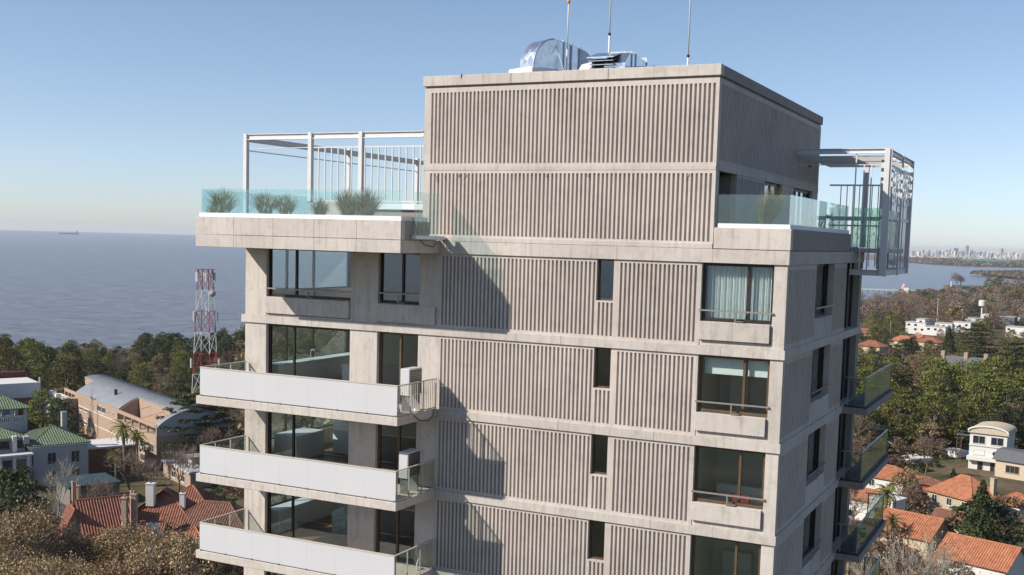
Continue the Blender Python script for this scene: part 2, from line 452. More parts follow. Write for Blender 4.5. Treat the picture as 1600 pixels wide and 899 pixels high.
# ---- storeys in view (0 = just under the terrace)
NF = 6
for k in range(NF):
    zt = -k * H; zb = -(k + 1) * H + TB
    # front wall
    wall(XL, -19.84, WY, .32, zb, zt)
    wall(-15.99, -14.80, WY, .32, zb, zt)
    wall(-13.07, -12.20, WY, .32, zb, zt)
    ribbed('r', -12.20, -6.30, zb, zt, 'f', WY, ml=.06, mr=.05, mb_=.10, mt=.10)
    ribbed('r', -6.30, -5.70, zb, zt - 1.36, 'f', WY, ml=.08, mr=.0, mb_=.10, mt=.06)
    ribbed('r', -5.70, -2.80, zb, zt, 'f', WY, ml=.22, mr=.10, mb_=.10, mt=.10)
    wall(-2.80, -2.74, WY, .32, zb, zt)
    wall(-.46, XR, WY, .30, zb, zt)
    # slit window
    window_f(-6.30, -5.70, zt - 1.36, zt, .24, [], 'window_glass_dark', 'brown_frame', .06)
    # right window, its sill panel and guard rail
    gl = 'window_glass' if k in (0, 1) else 'window_glass_dark'
    window_f(-2.74, -.46, zt - 1.82, zt, .24, [.64], gl, 'brown_frame' if k else 'bronze_frame', .09, rail=(.02, zt - 1.49))
    wall(-2.74, -.50, -.03, .30, zt - 2.42, zt - 1.84, name='sill_panel'); wall(-2.74, -.46, .08, .32, zb, zt - 2.44)
    wall(-.50, -.46, .08, .30, zt - 2.42, zt - 1.84)
    # left window and narrow window
    if k == 0:
        window_f(-19.84, -15.99, zt - 1.84, zt, .26, [.33], 'window_glass', 'bronze_frame', .08, rail=(.06, zt - 1.55))
        wall(-19.84, -16.02, -.02, .34, zt - 2.50, zt - 1.87, name='sill_panel'); wall(-19.84, -15.99, .08, .32, zb, zt - 2.53)
        wall(-16.02, -15.99, .08, .30, zt - 2.50, zt - 1.87)
        window_f(-14.80, -13.07, zt - 1.84, zt, .26, [.55], 'window_glass_dark', 'bronze_frame', .08, rail=(.06, zt - 1.50))
        wall(-14.80, -12.36, -.02, .055, zt - 2.53, zt - 1.90, name='sill_panel'); wall(-14.80, -13.07, .08, .34, zb, zt - 1.87)
    else:
        window_f(-19.84, -15.99, zb, zt, .26, [.31], 'window_glass', 'bronze_frame', .10)
        window_f(-14.80, -13.07, zb, zt, .26, [.52], 'window_glass_dark', 'brown_frame', .10)
    # right side wall (faces +x)
    SX = -.06
    if 1:
        mbp = MB(); mbp.box(-.30, -.055, .30, .32, zb, zt)
        ribbed('r', .32, 4.40, zb, zt, 'r', SX, ml=.05, mr=.05, mt=.16, mb_=.16)
        wall(-.34, SX, 4.40, 7.50, zb, zt - 1.86, name='sill_panel')
        ribbed('r', 7.50, 9.95, zb, zt, 'r', SX, ml=.08, mr=.08, mt=.16, mb_=.16)
        wall(-.70, -.36, 7.47, 7.75, zb, zt, 'concrete_dark', 'window_jamb')
        fr = MB(); fr.box(-.42, -.34, 4.40, 4.50, zt - 1.86, zt); fr.box(-.42, -.34, 7.37, 7.47, zt - 1.86, zt); fr.box(-.42, -.34, 4.5, 7.37, zt - .1, zt); fr.box(-.42, -.34, 4.5, 7.37, zt - 1.86, zt - 1.78); fr.box(-.41, -.35, 5.9, 6.0, zt - 1.78, zt - .1)
        w = part('window', fr, 'bronze_frame', tower)
        for a, b in ((4.5, 5.9), (6.0, 7.37)): part('pane', MB().box(-.385, -.375, a, b, zt - 1.78, zt - .1), 'window_glass_dark', w)
        g = MB(); g.bar((-.02, 4.42, zt - 1.50), (-.02, 7.48, zt - 1.50), .045, .05); g.bar((-.02, 5.95, zt - 1.86), (-.02, 5.95, zt - 1.5), .04); part('guard_rail', g, 'rail_steel', w)
        # loggia: column, recessed glazing
        wall(-.32, SX, 12.85, 13.38, zb, zt, 'concrete_dark', 'column')
        wall(-1.5, -.36, 13.0, 13.30, zb, zt, 'concrete_dark')
        fr = MB()
        for yy in (9.98, 10.9, 11.9, 12.8): fr.box(-.40, -.32, yy - .05, yy + .05, zb, zt - .06)
        fr.box(-.40, -.32, 9.93, 12.85, zt - .06, zt)
        w = part('window', fr, 'bronze_frame', tower)
        for a, b in ((10.03, 10.85), (10.95, 11.85), (11.95, 12.75)): part('pane', MB().box(-.365, -.355, a, b, zb, zt - .06), 'smoked_glass' if b < 11 else 'window_glass_dark', w)

# left side wall (faces -x): glazing that one sees through from the front
for k in range(NF):
    zt = -k * H; zb = -(k + 1) * H + TB
    wall(XL + .004, XL + .24, .32, .90, zb, zt); wall(XL + .004, XL + .24, 6.9, 13.3, zb, zt)
    wall(XL + .004, XL + .24, .90, 6.9, zb, zb + (.86 if k != 2 else .70), name='sill_panel')
    fr = MB()
    zs = zb + (.86 if k != 2 else .70)
    for yy in (.95, 2.5, 4.3, 6.82): fr.box(XL + .06, XL + .14, yy - .05, yy + .05, zs, zt)
    fr.box(XL + .06, XL + .14, .9, 6.9, zt - .08, zt - .001); fr.box(XL + .06, XL + .14, .9, 6.9, zs, zs + .06)
    w = part('window', fr, 'bronze_frame', tower)
    for a, b in ((1.0, 2.45), (2.55, 4.25), (4.35, 6.77)): part('pane', MB().box(XL + .095, XL + .105, a, b, zs + .06, zt - .08), 'window_glass', w)
    # rear wall
    wall(XL + .24, -1.5, 13.0, 13.30, zb, zt)
    # inner partitions, dull finishes
    wall(-20.6, -12.5, 6.95, 7.1, zb, zt, 'interior_white', 'partition'); wall(-12.5, -12.3, .34, 7.1, zb, zt, 'interior_white', 'partition')
    wall(-3.3, -3.1, .34, 6.0, zb, zt, 'interior_white', 'partition'); wall(-3.1, -.72, 3.9, 4.1, zb, zt, 'interior_white', 'partition')
    wall(-15.6, -15.4, .34, 4.0, zb, zt, 'interior_white', 'partition')
    wall(-6.9, -5.2, 1.3, 1.4, zb, zt, 'interior_dark', 'partition')

# floor bands and slabs
for k in range(1, NF + 1):
    z0 = -k * H; z1 = z0 + TB
    xs = [-21.0, -17.7, -14.3, -10.9, -7.5, -4.1, -2.0, 0.0]
    for a_, c_ in zip(xs[:-1], xs[1:]): part('floor_band', MB().bevelbox(a_ + .0015, c_ - .0015, 0, .34, z0, z1, .006), 'concrete', tower)
    part('floor_band', MB().bevelbox(-.36, 0, .345, 13.38, z0, z1, .012), 'concrete', tower)
    part('floor_band', MB().bevelbox(-21.0, -20.64, .345, 13.38, z0, z1, .012), 'concrete', tower)
    part('floor_slab', MB().box(-20.63, -.37, .345, 13.36, z0 + .03, z1 - .02), 'interior_floor', tower)
    part('ceiling', MB().box(-20.62, -.38, .35, 13.3, z0 + .005, z0 + .028), 'interior_white', tower)
part('ceiling', MB().box(-20.6, -.38, .36, 13.3, .002, .03), 'interior_white', tower)
part('terrace_slab', MB().box(-20.6, -.4, .36, 13.3, .034, .55), 'terrace_tile', tower)

# the shaft below, down to the street
lo = MB()
for k in range(NF + 1, 18):
    z0 = -k * H; z1 = z0 + TB
    if z0 < GZ: break
    lo.box(-21.0, 0, 0, 13.38, z0, z1)
lo.box(-20.8, -.2, .12, 13.2, GZ, -NF * H - .002)
for k in range(NF, 18):
    zt = -k * H; zb = zt - H + TB
    if zb < GZ: break
    for a, b in ((-20.86, -19.84), (-15.99, -14.8), (-13.07, -2.8), (-.46, -.05)): lo.box(a, b, .06, .11, zb, zt)
part('lower_storeys', lo, 'concrete', tower)

# ---- front and side balconies
for k in range(2, NF + 1):
    z0 = -k * H; z1 = z0 + TB
    b = part('balcony_slab', MB().bevelbox(-20.92, -12.20, -2.618, -.004, z0 + .02, z1 + .03, .012), 'concrete', tower, label='front balcony slab with white parapet')
    px0, px1 = -20.74, -12.235; n = 7; wdt = (px1 - px0) / n
    for i in range(n):
        a = px0 + i * wdt
        part('parapet_panel', MB().bevelbox(a + .0006, a + wdt - .0006, -2.60, -2.578, z1 + .075, z1 + 1.07, .001), 'white_panel', b)
    m = MB()
    for i in range(n + 1):
        a = min(max(px0 + i * wdt, px0 + .05), px1 - .05); m.box(a - .03, a + .03, -2.61, -2.54, z1 + .03, z1 + .10)
    m.box(px0, px1, -2.572, -2.552, z1 + .05, z1 + .085)
    part('panel_clamp', m, 'rail_steel', b)
    r = MB(); r.bar((px0, -2.585, z1 + 1.092), (px1 + .02, -2.585, z1 + 1.092), .06, .035)
    r.bar((px1, -2.555, z1 + 1.092), (px1, -.02, z1 + 1.092), .05, .035); r.bar((px0, -2.555, z1 + 1.092), (px0, -.02, z1 + 1.092), .05, .035)
    r.bar((px1, -2.53, z1 + .075), (px1, -.02, z1 + .075), .03, .03)
    for yy in (-2.52, -1.75, -.9, -.05): r.bar((px1, yy, z1 + .03), (px1, yy, z1 + 1.07), .035, .035); r.bar((px0, yy, z1 + .03), (px0, yy, z1 + 1.07), .035, .035)
    part('handrail', r, 'rail_beige', b)
    if k == 2:
        for i in range(19):
            yy = -2.42 + i * .125
            part('baluster', MB().bar((px1 + .004, yy, z1 + .09), (px1 + .004, yy, z1 + 1.07), .014), 'rail_beige', b)
    else:
        for a, c in ((-2.5, -1.77), (-1.73, -.92), (-.88, -.07)): part('glass_panel', MB().box(px1 - .008, px1 + .004, a, c, z1 + .1, z1 + 1.05), 'smoked_glass', b)
    for a, c in ((-2.5, -1.77), (-1.73, -.92), (-.88, -.07)): part('glass_panel', MB().box(px0 - .006, px0 + .006, a, c, z1 + .1, z1 + 1.05), 'smoked_glass', b)
for k in range(2, NF + 1):
    z0 = -k * H; z1 = z0 + TB
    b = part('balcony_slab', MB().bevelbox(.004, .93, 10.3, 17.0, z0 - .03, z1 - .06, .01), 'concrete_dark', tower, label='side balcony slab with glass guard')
    part('guard_base', MB().box(.02, .89, 10.34, 16.94, z1 - .057, z1 - .01), 'black_rubber', b)
    x = .80; t = z1 + 1.10
    r = MB(); r.bar((x, 10.42, t), (x, 16.9, t), .06, .05); r.bar((.02, 10.42, t), (x, 10.42, t), .05, .04); r.bar((.02, 16.9, t), (x, 16.9, t), .05, .04)
    for yy in (10.42, 16.9): r.bar((x, yy, z1), (x, yy, t), .04); r.bar((.15, yy, z1), (.15, yy, t), .04)
    part('handrail', r, 'rail_steel', b)
    part('glass_panel', MB().box(.17, x - .03, 10.414, 10.426, z1 + .05, t - .03), 'smoked_glass', b); part('glass_panel', MB().box(.17, x - .03, 16.894, 16.906, z1 + .05, t - .03), 'smoked_glass', b)
    for i in range(4): part('glass_panel', MB().box(x - .006, x + .006, 10.46 + i * 1.6, 10.46 + i * 1.6 + 1.57, z1 + .03, t - .03), 'smoked_glass', b)

# ---- terrace level: bay on the left, parapet on the right, middle band
for i in range(5):
    a_ = -20.95 + i * 1.75
    part('bay_parapet', MB().bevelbox(a_ + .0015, a_ + 1.7485, -2.618, -.004, 0, .43, .006), 'concrete', tower); part('bay_parapet', MB().bevelbox(a_ + .0015, a_ + 1.7485, -2.618, -2.36, .445, 1.072, .006), 'concrete', tower)
part('bay_parapet', MB().bevelbox(-12.46, -12.20, -2.355, -.76, .445, 1.072, .012), 'concrete_dark', tower)
part('bay_parapet', MB().bevelbox(-20.95, -20.69, -2.355, 13.38, .445, 1.072, .012), 'concrete', tower)
part('bay_parapet', MB().bevelbox(-20.95, -20.60, .345, 13.38, 0, .43, .012), 'concrete', tower)
part('bay_parapet', MB().bevelbox(-20.68, -13.0, 13.1, 13.38, 0, 1.072, .012), 'concrete', tower)
part('terrace_slab', MB().box(-20.68, -12.47, -2.35, -.01, .445, .56), 'terrace_tile', tower)
for a_, c_ in ((-20.59, -12.2), (-12.2, -8.9), (-8.9, -5.6), (-5.6, -2.4), (-2.4, 0)): part('floor_band', MB().bevelbox(a_ + .0015, c_ - .0015, 0, .34, .002, .43, .006), 'concrete', tower)
part('floor_band', MB().bevelbox(-.36, 0, .345, 13.38, .0, .43, .012), 'concrete', tower)
part('tower_base_band', MB().bevelbox(-12.98, -2.43, .012, .34, .435, .60, .01), 'concrete', tower)
part('terrace_parapet', MB().bevelbox(-2.38, .02, -.02, .24, .445, 1.10, .012), 'concrete', tower)
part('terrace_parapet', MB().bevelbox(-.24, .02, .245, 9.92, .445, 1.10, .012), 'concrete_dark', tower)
part('terrace_slab', MB().box(-2.2, -.26, .26, 13.3, .56, .62), 'terrace_tile', tower)

# ---- ribbed upper block
TX0, TX1, TD = -12.977, -2.423, 15.39
UY = .045
ribbed('r', TX0, TX1, 3.02, 5.709, 'f', UY, ml=.27, mr=.12, mt=.16, mb_=.10)
ribbed('r', TX0, TX1, .60, 2.88, 'f', UY, ml=.27, mr=.12, mt=.10, mb_=.06)
part('middle_band', MB().bevelbox(TX0, TX1, UY - .012, .30, 2.882, 3.018, .006), 'concrete', tower)
ribbed('r', .27, TD, 3.10, 5.709, 'r', TX1, ml=.10, mr=.30, mt=.16, mb_=.12)
part('middle_band', MB().bevelbox(TX1 - .22, TX1 + .012, .302, TD, 2.882, 3.098, .006), 'concrete', tower)
wall(TX1 - .22, TX1, .27, .44, .60, 2.88); ribbed('r', 2.5, 6.2, .60, 2.88, 'r', TX1, mt=.10)
wall(TX1 - .22, TX1, 6.2, 8.8, .60, 2.28); wall(TX1 - .22, TX1, 8.8, 10.8, .60, 2.88); wall(TX1 - .22, TX1, 14.2, TD, .60, 2.88); wall(TX1 - .22, TX1, 10.8, 14.2, .6, 1.1)
wall(TX1 - 2.4, TX1 - .24, 2.5, 2.7, .6, 2.88, 'concrete_dark'); wall(TX1 - 2.4, TX1 - 2.2, .36, 2.5, .6, 2.88, 'concrete_dark')
for (a, b, z, n) in ((6.2, 8.8, 2.28, 2), (10.8, 14.2, 1.1, 4)):
    fr = MB(); st = (b - a) / n
    for i in range(n + 1): yy = min(max(a + i * st, a + .05), b - .05); fr.box(TX1 - .19, TX1 - .11, yy - .05, yy + .05, z, 2.88)
    fr.box(TX1 - .185, TX1 - .115, a, b, 2.78, 2.879); fr.box(TX1 - .185, TX1 - .115, a, b, z, z + .08)
    w = part('window', fr, 'bronze_frame', tower)
    for i in range(n): part('pane', MB().box(TX1 - .156, TX1 - .148, a + i * st + .05, a + (i + 1) * st - .05, z + .08, 2.78), 'window_glass', w)
wall(TX0, TX0 + .22, .27, TD, .60, 5.70, 'concrete_dark'); wall(TX0 + .22, TX1 - .22, TD - .22, TD, .6, 5.70, 'concrete_dark')
part('roof_slab', MB().box(TX0 + .23, TX1 - .23, .30, TD - .23, 5.42, 5.70), 'concrete_dark', tower)
part('block_floor', MB().box(TX0 + .23, TX1 - .23, .36, TD - .23, .56, .62), 'interior_dark', tower)
# cornice in cast lengths
c = .055
for a, b in ((TX0 - c, -9.6), (-9.6, -6.1), (-6.1, TX1 + c)):
    part('cornice', MB().bevelbox(a + .003, b - .003, -c + .045, .34, 5.775, 6.121, .012), 'concrete', tower)
for i in range(5):
    a = .345 + i * (TD + c - .345) / 5; b = .345 + (i + 1) * (TD + c - .345) / 5
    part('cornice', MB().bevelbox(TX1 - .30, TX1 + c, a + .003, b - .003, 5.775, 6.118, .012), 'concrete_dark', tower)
part('cornice', MB().bevelbox(TX0 - c, TX0 + .3, .345, TD + c, 5.775, 6.118, .012), 'concrete', tower)
part('cornice', MB().bevelbox(TX0 + .31, TX1 - .31, TD - .25, TD + c, 5.775, 6.118, .012), 'concrete', tower)
part('cornice_joint', MB().box(TX0 + .02, TX1 - .02, .09, TD - .05, 5.711, 5.773), 'concrete_dark', tower)
# steel straps and holes on the top block
m = MB(); m.bar((-11.52, -.02, 6.02), (-11.49, -.02, 6.16), .02, .02); part('steel_strap', m, 'bronze_frame', tower)
for x, z in ((-12.42, 2.66), (-12.1, 2.68), (-11.55, 2.70), (-11.28, 2.70), (-3.3, 2.72), (-12.41, 2.55), (-8.2, 2.71), (-6.7, 2.71)):
    part('anchor_box', MB().bevelbox(x - .035, x + .035, UY - .02, UY + .03, z - .05, z + .05, .008), 'concrete_dark', tower)
part('wall_lamp', MB().bevelbox(TX1 + .003, TX1 + .12, 13.2, 13.4, 3.86, 3.96, .01), 'bronze_frame', tower)

# ---- terrace glass and flashings
f = MB(); f.box(-20.88, -12.27, -2.50, -2.34, 1.076, 1.22); f.box(-12.42, -12.27, -2.339, -.78, 1.076, 1.22)
fl = part('flashing', f, 'white_flashing', tower)
n = 5; x0, x1 = -20.86, -12.30
for i in range(n):
    a = x0 + i * (x1 - x0) / n; part('glass_panel', MB().box(a + .01, a + (x1 - x0) / n - .01, -2.436, -2.424, 1.16, 2.08), 'patterned_glass' if i < 3 else 'balustrade_glass', tower)
sh = MB().bevelbox(-12.19, -11.99, -2.0, -.02, .47, .60, .02); part('guard_base', sh, 'white_flashing', tower)
part('glass_panel', MB().box(-12.095, -12.083, -1.98, -.30, .60, 2.05), 'balustrade_glass', tower)
f = MB(); f.box(-2.30, -.05, .08, .20, 1.104, 1.235); f.box(-.17, -.05, .201, 9.9, 1.104, 1.235); part('flashing', f, 'white_flashing', tower)
part('glass_panel', MB().box(-2.32, -.12, .135, .147, 1.2, 2.13), 'balustrade_glass', tower)
for i in range(6): part('glass_panel', MB().box(-.115, -.103, .16 + i * 1.62, .16 + i * 1.62 + 1.60, 1.2, 2.14), 'balustrade_glass', tower)
# left side terrace glass, running back
for i in range(8): part('glass_panel', MB().box(-20.83, -20.818, -2.40 + i * 1.9, -2.40 + i * 1.9 + 1.88, 1.10, 2.06), 'patterned_glass', tower)
# planter and white coping behind the left terrace
part('planter', MB().bevelbox(-17.95, -15.9, .1, 1.1, .56, 1.74, .02), 'concrete', tower)
part('coping', MB().bevelbox(-15.2, -13.0, .1, .45, 1.50, 1.70, .01), 'white_flashing', tower)
wall(-15.1, -13.0, .2, .36, .56, 1.49, 'concrete_dark', 'planter')
part('soil', MB().box(-20.66, -12.5, -2.34, -1.6, .565, 1.02), 'soil', tower); part('soil', MB().box(-2.1, -.27, .27, 1.6, .625, 1.0), 'soil', tower)
# cables by the bay corner
cb = MB(); cb.tube([(-12.2, -1.9, 1.2), (-12.16, -1.75, .9), (-12.14, -1.6, .55), (-12.14, -1.2, .30), (-12.14, -.6, .22), (-12.12, -.1, .50)], .014, 5); part('cable', cb, 'black_rubber', tower)
cb = MB(); z = -2 * H + TB; cb.tube([(-12.19, -1.6, z - .02), (-12.18, -1.2, z - .25), (-12.18, -.6, z - .33), (-12.18, -.3, z - .2), (-12.17, -.25, z + .1)], .014, 5); part('cable', cb, 'black_rubber', tower)
cb = MB(); cb.tube([(-13.05, .02, -3 * H - 1.4), (-13.0, -.12, -3 * H - 1.7), (-13.1, -.2, -3 * H - 2.1), (-13.05, -.1, -3 * H - 2.5)], .02, 5); part('cable', cb, 'black_rubber', tower)

# ---- rooms one can see into (furniture stands in them)
def furn(name, boxes, mat, label, cat, group=None):
    m = MB()
    x = min(b[0] for b in boxes); y = min(b[2] for b in boxes); z = min(b[4] for b in boxes)
    for b in boxes: m.bevelbox(b[0] - x, b[1] - x, b[2] - y, b[3] - y, b[4] - z, b[5] - z, .012)
    return single(name, m, mat, label, cat, (x, y, z), group=group)


z = -2 * H + TB
furn('kitchen_counter', [(-20.55, -19.95, 1.0, 6.8, z, z + .88), (-20.58, -19.9, .95, 6.85, z + .883, z + .93)], 'counter_white', 'long white kitchen counter under the side windows, storey with the taps', 'counter')
o = furn('kitchen_island', [(-18.1, -16.6, 2.6, 3.4, z, z + .86), (-18.15, -16.5, 2.55, 3.45, z + .863, z + .92)], 'counter_white', 'white kitchen island in the storey of the first white balcony', 'counter')
m = MB(); m.tube([(0, 0, 0), (0, 0, .32), (.02, 0, .38), (.12, 0, .40), (.2, 0, .37), (.2, 0, .32)], .016, 6)
single('kitchen_tap', m, 'white_steel', 'tall bent kitchen tap on the counter under the side window', 'tap', (-20.2, 3.4, z + .93), smooth=True)
z = -3 * H + TB
furn('storage_cabinet', [(-20.4, -19.3, 1.3, 3.2, z, z + 1.0), (-19.2, -18.1, 3.6, 5.2, z, z + 1.3)], 'counter_white', 'pair of white cabinets in the second balconied storey', 'cabinet')
furn('tall_cupboard', [(-17.6, -16.9, 2.4, 3.2, z, z + 1.1), (-17.0, -16.5, 4.6, 6.0, z, z + 2.4)], 'interior_white', 'pale tall cupboard beside the pier in the second balconied storey', 'cupboard')
z = -4 * H + TB
furn('marble_island', [(-18.0, -16.4, 1.9, 2.8, z, z + .95)], 'marble', 'veined marble kitchen island in the lowest storey seen', 'counter')
furn('kitchen_counter', [(-20.55, -19.9, 1.0, 6.8, z, z + .9)], 'counter_white', 'pale counter along the side windows behind the marble island', 'counter')
m = MB(); m.tube([(0, 0, 0), (0, 0, .08), (0, 0, .14)], [.12, .15, .05], 10)
single('cooking_pot', m, 'weathered_steel', 'dark cooking pot on the marble island', 'pot', (-17.2, 2.35, z + .95), smooth=True)


def curtain(x0, x1, y, z0, z1, label, amp=.05, n=14):
    m = MB(); N = n * 8; pts = []
    for i in range(N + 1):
        s = x0 + (x1 - x0) * i / N; pts.append((s - x0, amp * math.sin(i / 8 * 2 * math.pi) + amp * .4 * math.sin(i * .37)))
    for i in range(N):
        a, b = pts[i], pts[i + 1]; m.face((a[0], a[1], 0), (b[0], b[1], 0), (b[0], b[1], z1 - z0), (a[0], a[1], z1 - z0))
    o = single('curtain', m, 'curtain', label, 'curtain', (x0, y, z0), smooth=True); return o


curtain(-2.66, -1.30, .46, -1.80, -.05, 'white pleated curtain behind the wider pane of the top right window')
curtain(-1.24, -.50, .46, -1.80, -.05, 'white pleated curtain behind the narrow pane of the top right window', n=8)
for a, b, q in ((-2.62, -1.32, 'wider'), (-1.22, -.52, 'narrower')):
    m = MB(); m.box(0, b - a, 0, .01, 0, .55)
    m.tube([(0, .005, .56), (b - a, .005, .56)], .03, 8)
    single('roller_blind', m, 'curtain', 'half lowered %s roller blind in the second right window from the top' % q, 'blind', (a, .42, -H - .62))
furn('sofa', [(-2.5, -.9, 1.3, 2.1, -3 * H + TB, -3 * H + TB + .45), (-2.5, -.9, 1.95, 2.2, -3 * H + TB + .45, -3 * H + TB + 1.05)], 'interior_white', 'pale sofa behind the third right window from the top', 'sofa')


# ------------------------------------------------------------------ air conditioners on the balconies
def air_unit(x, y, z, label):
    t = thing('air_conditioner', label, 'air conditioner', (x, y, z), 0, 'outdoor air conditioner units on the white balconies')
    part('casing', MB().bevelbox(-.19, .19, -.42, .42, .56, 1.50, .02), 'white_panel', t, True)
    part('foot', MB().box(-.17, .17, -.34, -.28, 0, .56), 'rail_steel', t, True); part('foot', MB().box(-.17, .17, .28, .34, 0, .56), 'rail_steel', t, True)
    g = MB(); g.box(.192, .20, -.36, .36, .62, 1.44); part('grille', g, 'bronze_frame', t, True)
    s = MB()
    for i in range(13): s.box(.202, .21, -.36, .36, .65 + i * .06, .672 + i * .06)
    part('louvre', s, 'weathered_steel', t, True)
    return t


zz = -2 * H + TB + .03
air_unit(-12.66, -1.03, zz, 'white air conditioner standing behind the thin barred rail of the upper white balcony')
air_unit(-12.66, -1.03, zz - H, 'white air conditioner behind the glass end of the second white balcony')
hs = MB(); hs.tube([(0, 0, .2), (.05, -.1, .28), (.1, .0, .05), (.2, .3, .02), (.25, .7, .05), (.1, .9, .15), (0, 1.1, .1)], .03, 6)
single('drain_hose', hs, 'counter_white', 'loose pale hose lying beside the upper air conditioner', 'hose', (-12.5, -2.1, zz), smooth=True)
hs = MB(); hs.tube([(0, 0, 1.0), (.02, -.1, .85), (-.03, .0, .6), (.03, .06, .4), (0, 0, .2), (.08, -.1, .03), (.12, .25, .02)], .025, 6)
single('drain_hose', hs, 'counter_white', 'coiled pale hose hanging in the corner of the third white balcony', 'hose', (-12.6, -.5, zz - 2 * H), smooth=True)


# ------------------------------------------------------------------ pergolas
def hbeam(mb, p, q, h=.22, w=.12):
    """I-section beam"""
    p = Vector(p); q = Vector(q); up = Vector((0, 0, 1))
    mb.bar(p + up * (h / 2 - .012), q + up * (h / 2 - .012), w, .024); mb.bar(p - up * (h / 2 - .012), q - up * (h / 2 - .012), w, .024); mb.bar(p, q, .016, h - .05)


pg = thing('steel_pergola', 'open white steel pergola frame on the left roof terrace', 'pergola', (-20.9, .15, .56))
LX = -20.93


def pp(name, m, mat='white_steel', parent=None): return part(name, m, mat, parent or pg)


for a, b in ((LX + .09, -18.0), (-17.82, -15.76), (-15.58, -13.05)): m = MB(); hbeam(m, (a, .15, 4.16), (b, .15, 4.16)); pp('beam', m)
m = MB(); hbeam(m, (LX, .24, 4.10), (LX, 13.0, 4.10)); pp('beam', m)
m = MB(); hbeam(m, (LX + .1, 12.9, 4.10), (-13.1, 12.9, 4.10)); pp('beam', m)
for x, y, zb_ in ((LX, .15, 1.10), (-17.91, .15, 1.745), (-15.67, .15, 1.745), (LX, 7.03, 1.1), (LX, 12.72, 1.1)):
    pp('post', MB().bevelbox(x - .085, x + .085, y - .085, y + .085, zb_ if zb_ > 1.5 else .9, 4.285, .01))
m = MB(); m.bar((-17.82, .15, 3.74), (-15.76, .15, 3.74), .045); pp('rail', m)
m = MB(); m.bar((-15.58, .15, 3.74), (-13.03, .15, 3.74), .045); pp('rail', m)
m = MB(); m.tube([(LX + .08, .15, 3.71), (-18.0, .15, 3.74)], .016, 6); pp('tie_rod', m)
m = MB(); m.tube([(LX, .24, 3.66), (LX, 12.9, 3.66)], .022, 6); pp('tie_rod', m)
m = MB(); m.bar((-17.82, .15, 1.79), (-15.76, .15, 1.79), .05); m.bar((-15.58, .15, 1.79), (-13.03, .15, 1.79), .05); pp('rail', m)
x = -17.55
while x < -13.1:
    if abs(x + 15.67) > .15: pp('baluster', MB().bar((x, .15, 1.81), (x, .15, 3.72), .04))
    x += .292
# frosted patterned screens at the back of the terrace
for i, (xa, xb, z0_, z1_) in enumerate(((-20.3, -18.9, 1.2, 3.0),)):
    a = at(490, 300, 6.0, 1); b = at(528, 300, 6.0, 1)
    sc_ = single('glass_screen', MB().box(0, b[0] - a[0], 0, .02, 0, 1.75), 'patterned_glass', 'blue patterned glass screen standing behind the balusters of the left terrace', 'screen', (a[0], 6.0, .6))

# right pergola: cage hung off the side of the upper block
pr_ = thing('steel_cage', 'pale steel cage pergola hung off the right side of the roof terrace', 'pergola', (1.0, 11.0, -.45))
CX, CY0, CY1 = 1.05, 11.0, 17.8


def pc(name, m, mat='white_steel'): return part(name, m, mat, pr_)


m = MB(); hbeam(m, (TX1 + .01, CY0, 4.30), (CX - .1, CY0, 4.30), .20, .14); pc('beam', m)
m = MB(); hbeam(m, (TX1 + .01, CY1, 4.30), (CX - .1, CY1, 4.30), .20, .14); pc('beam', m)
m = MB(); hbeam(m, (CX, CY0 + .1, 4.30), (CX, 14.3, 4.30), .20, .14); pc('beam', m); m = MB(); hbeam(m, (CX, 14.32, 4.30), (CX, CY1 - .1, 4.30), .20, .14); pc('beam', m)
m = MB(); hbeam(m, (TX1 + .01, 14.0, 4.26), (CX - .1, 14.0, 4.26), .14, .1); pc('beam', m)
m = MB(); hbeam(m, (TX1 + .06, 12.6, 4.02), (.3, 13.6, 4.02), .12, .1)
for a, b in (((-.16, CY0, -.36), (CX - .1, CY0, -.36)), ((CX, CY0 + .1, -.36), (CX, 14.3, -.36)), ((CX, 14.32, -.36), (CX, CY1 - .1, -.36)), ((-.16, CY1, -.36), (CX - .1, CY1, -.36))):
    m = MB(); hbeam(m, a, b, .22, .14); pc('beam', m)
for x, y in ((CX, CY0), (CX, CY1), (TX1 + 1.6, CY1)): pc('post', MB().bevelbox(x - .10, x + .10, y - .10, y + .10, -.47 if x > 0 else .6, 4.40, .01))
for x, y in ((CX + .12, 14.3), (CX + .13, 11.0)): pc('post', MB().box(x - .035, x + .035, y - .05, y + .05, -.5, 4.44))
for y in (13.2, 15.6): pc('post', MB().bevelbox(CX - .55, CX - .42, y - .07, y + .07, -.25, 4.18, .01))
for y in (CY0,):
    for x in (-.11, .20, .48): pc('rod', MB().box(x - .022, x + .022, y - .022, y + .022, -.25, 4.2 if x < 0 else 3.78))
    m = MB(); m.bar((TX1 + .02, y, 3.78), (CX - .1, y, 3.78), .03); pc('rail', m)
m = MB(); m.bar((TX1 + .02, CY1, 3.35), (CX - .1, CY1, 3.35), .07); pc('rail', m)
m = MB(); m.bar((CX, CY0 + .1, 3.82), (CX, CY1 - .1, 3.82), .05, .07); pc('rail', m)
m = MB(); m.bar((CX, CY0 + .1, 1.80), (CX, CY1 - .1, 1.80), .06, .14); pc('rail', m)
for i in range(11):
    x = -1.9 + i * .27; pc('rod', MB().box(x - .018, x + .018, CY1 - .018, CY1 + .018, -.25, 3.32))
for i in range(16):
    y = 12.7 + i * .31; pc('slat', MB().box(CX - .012, CX + .012, y - .014, y + .014, -.24, 3.78))
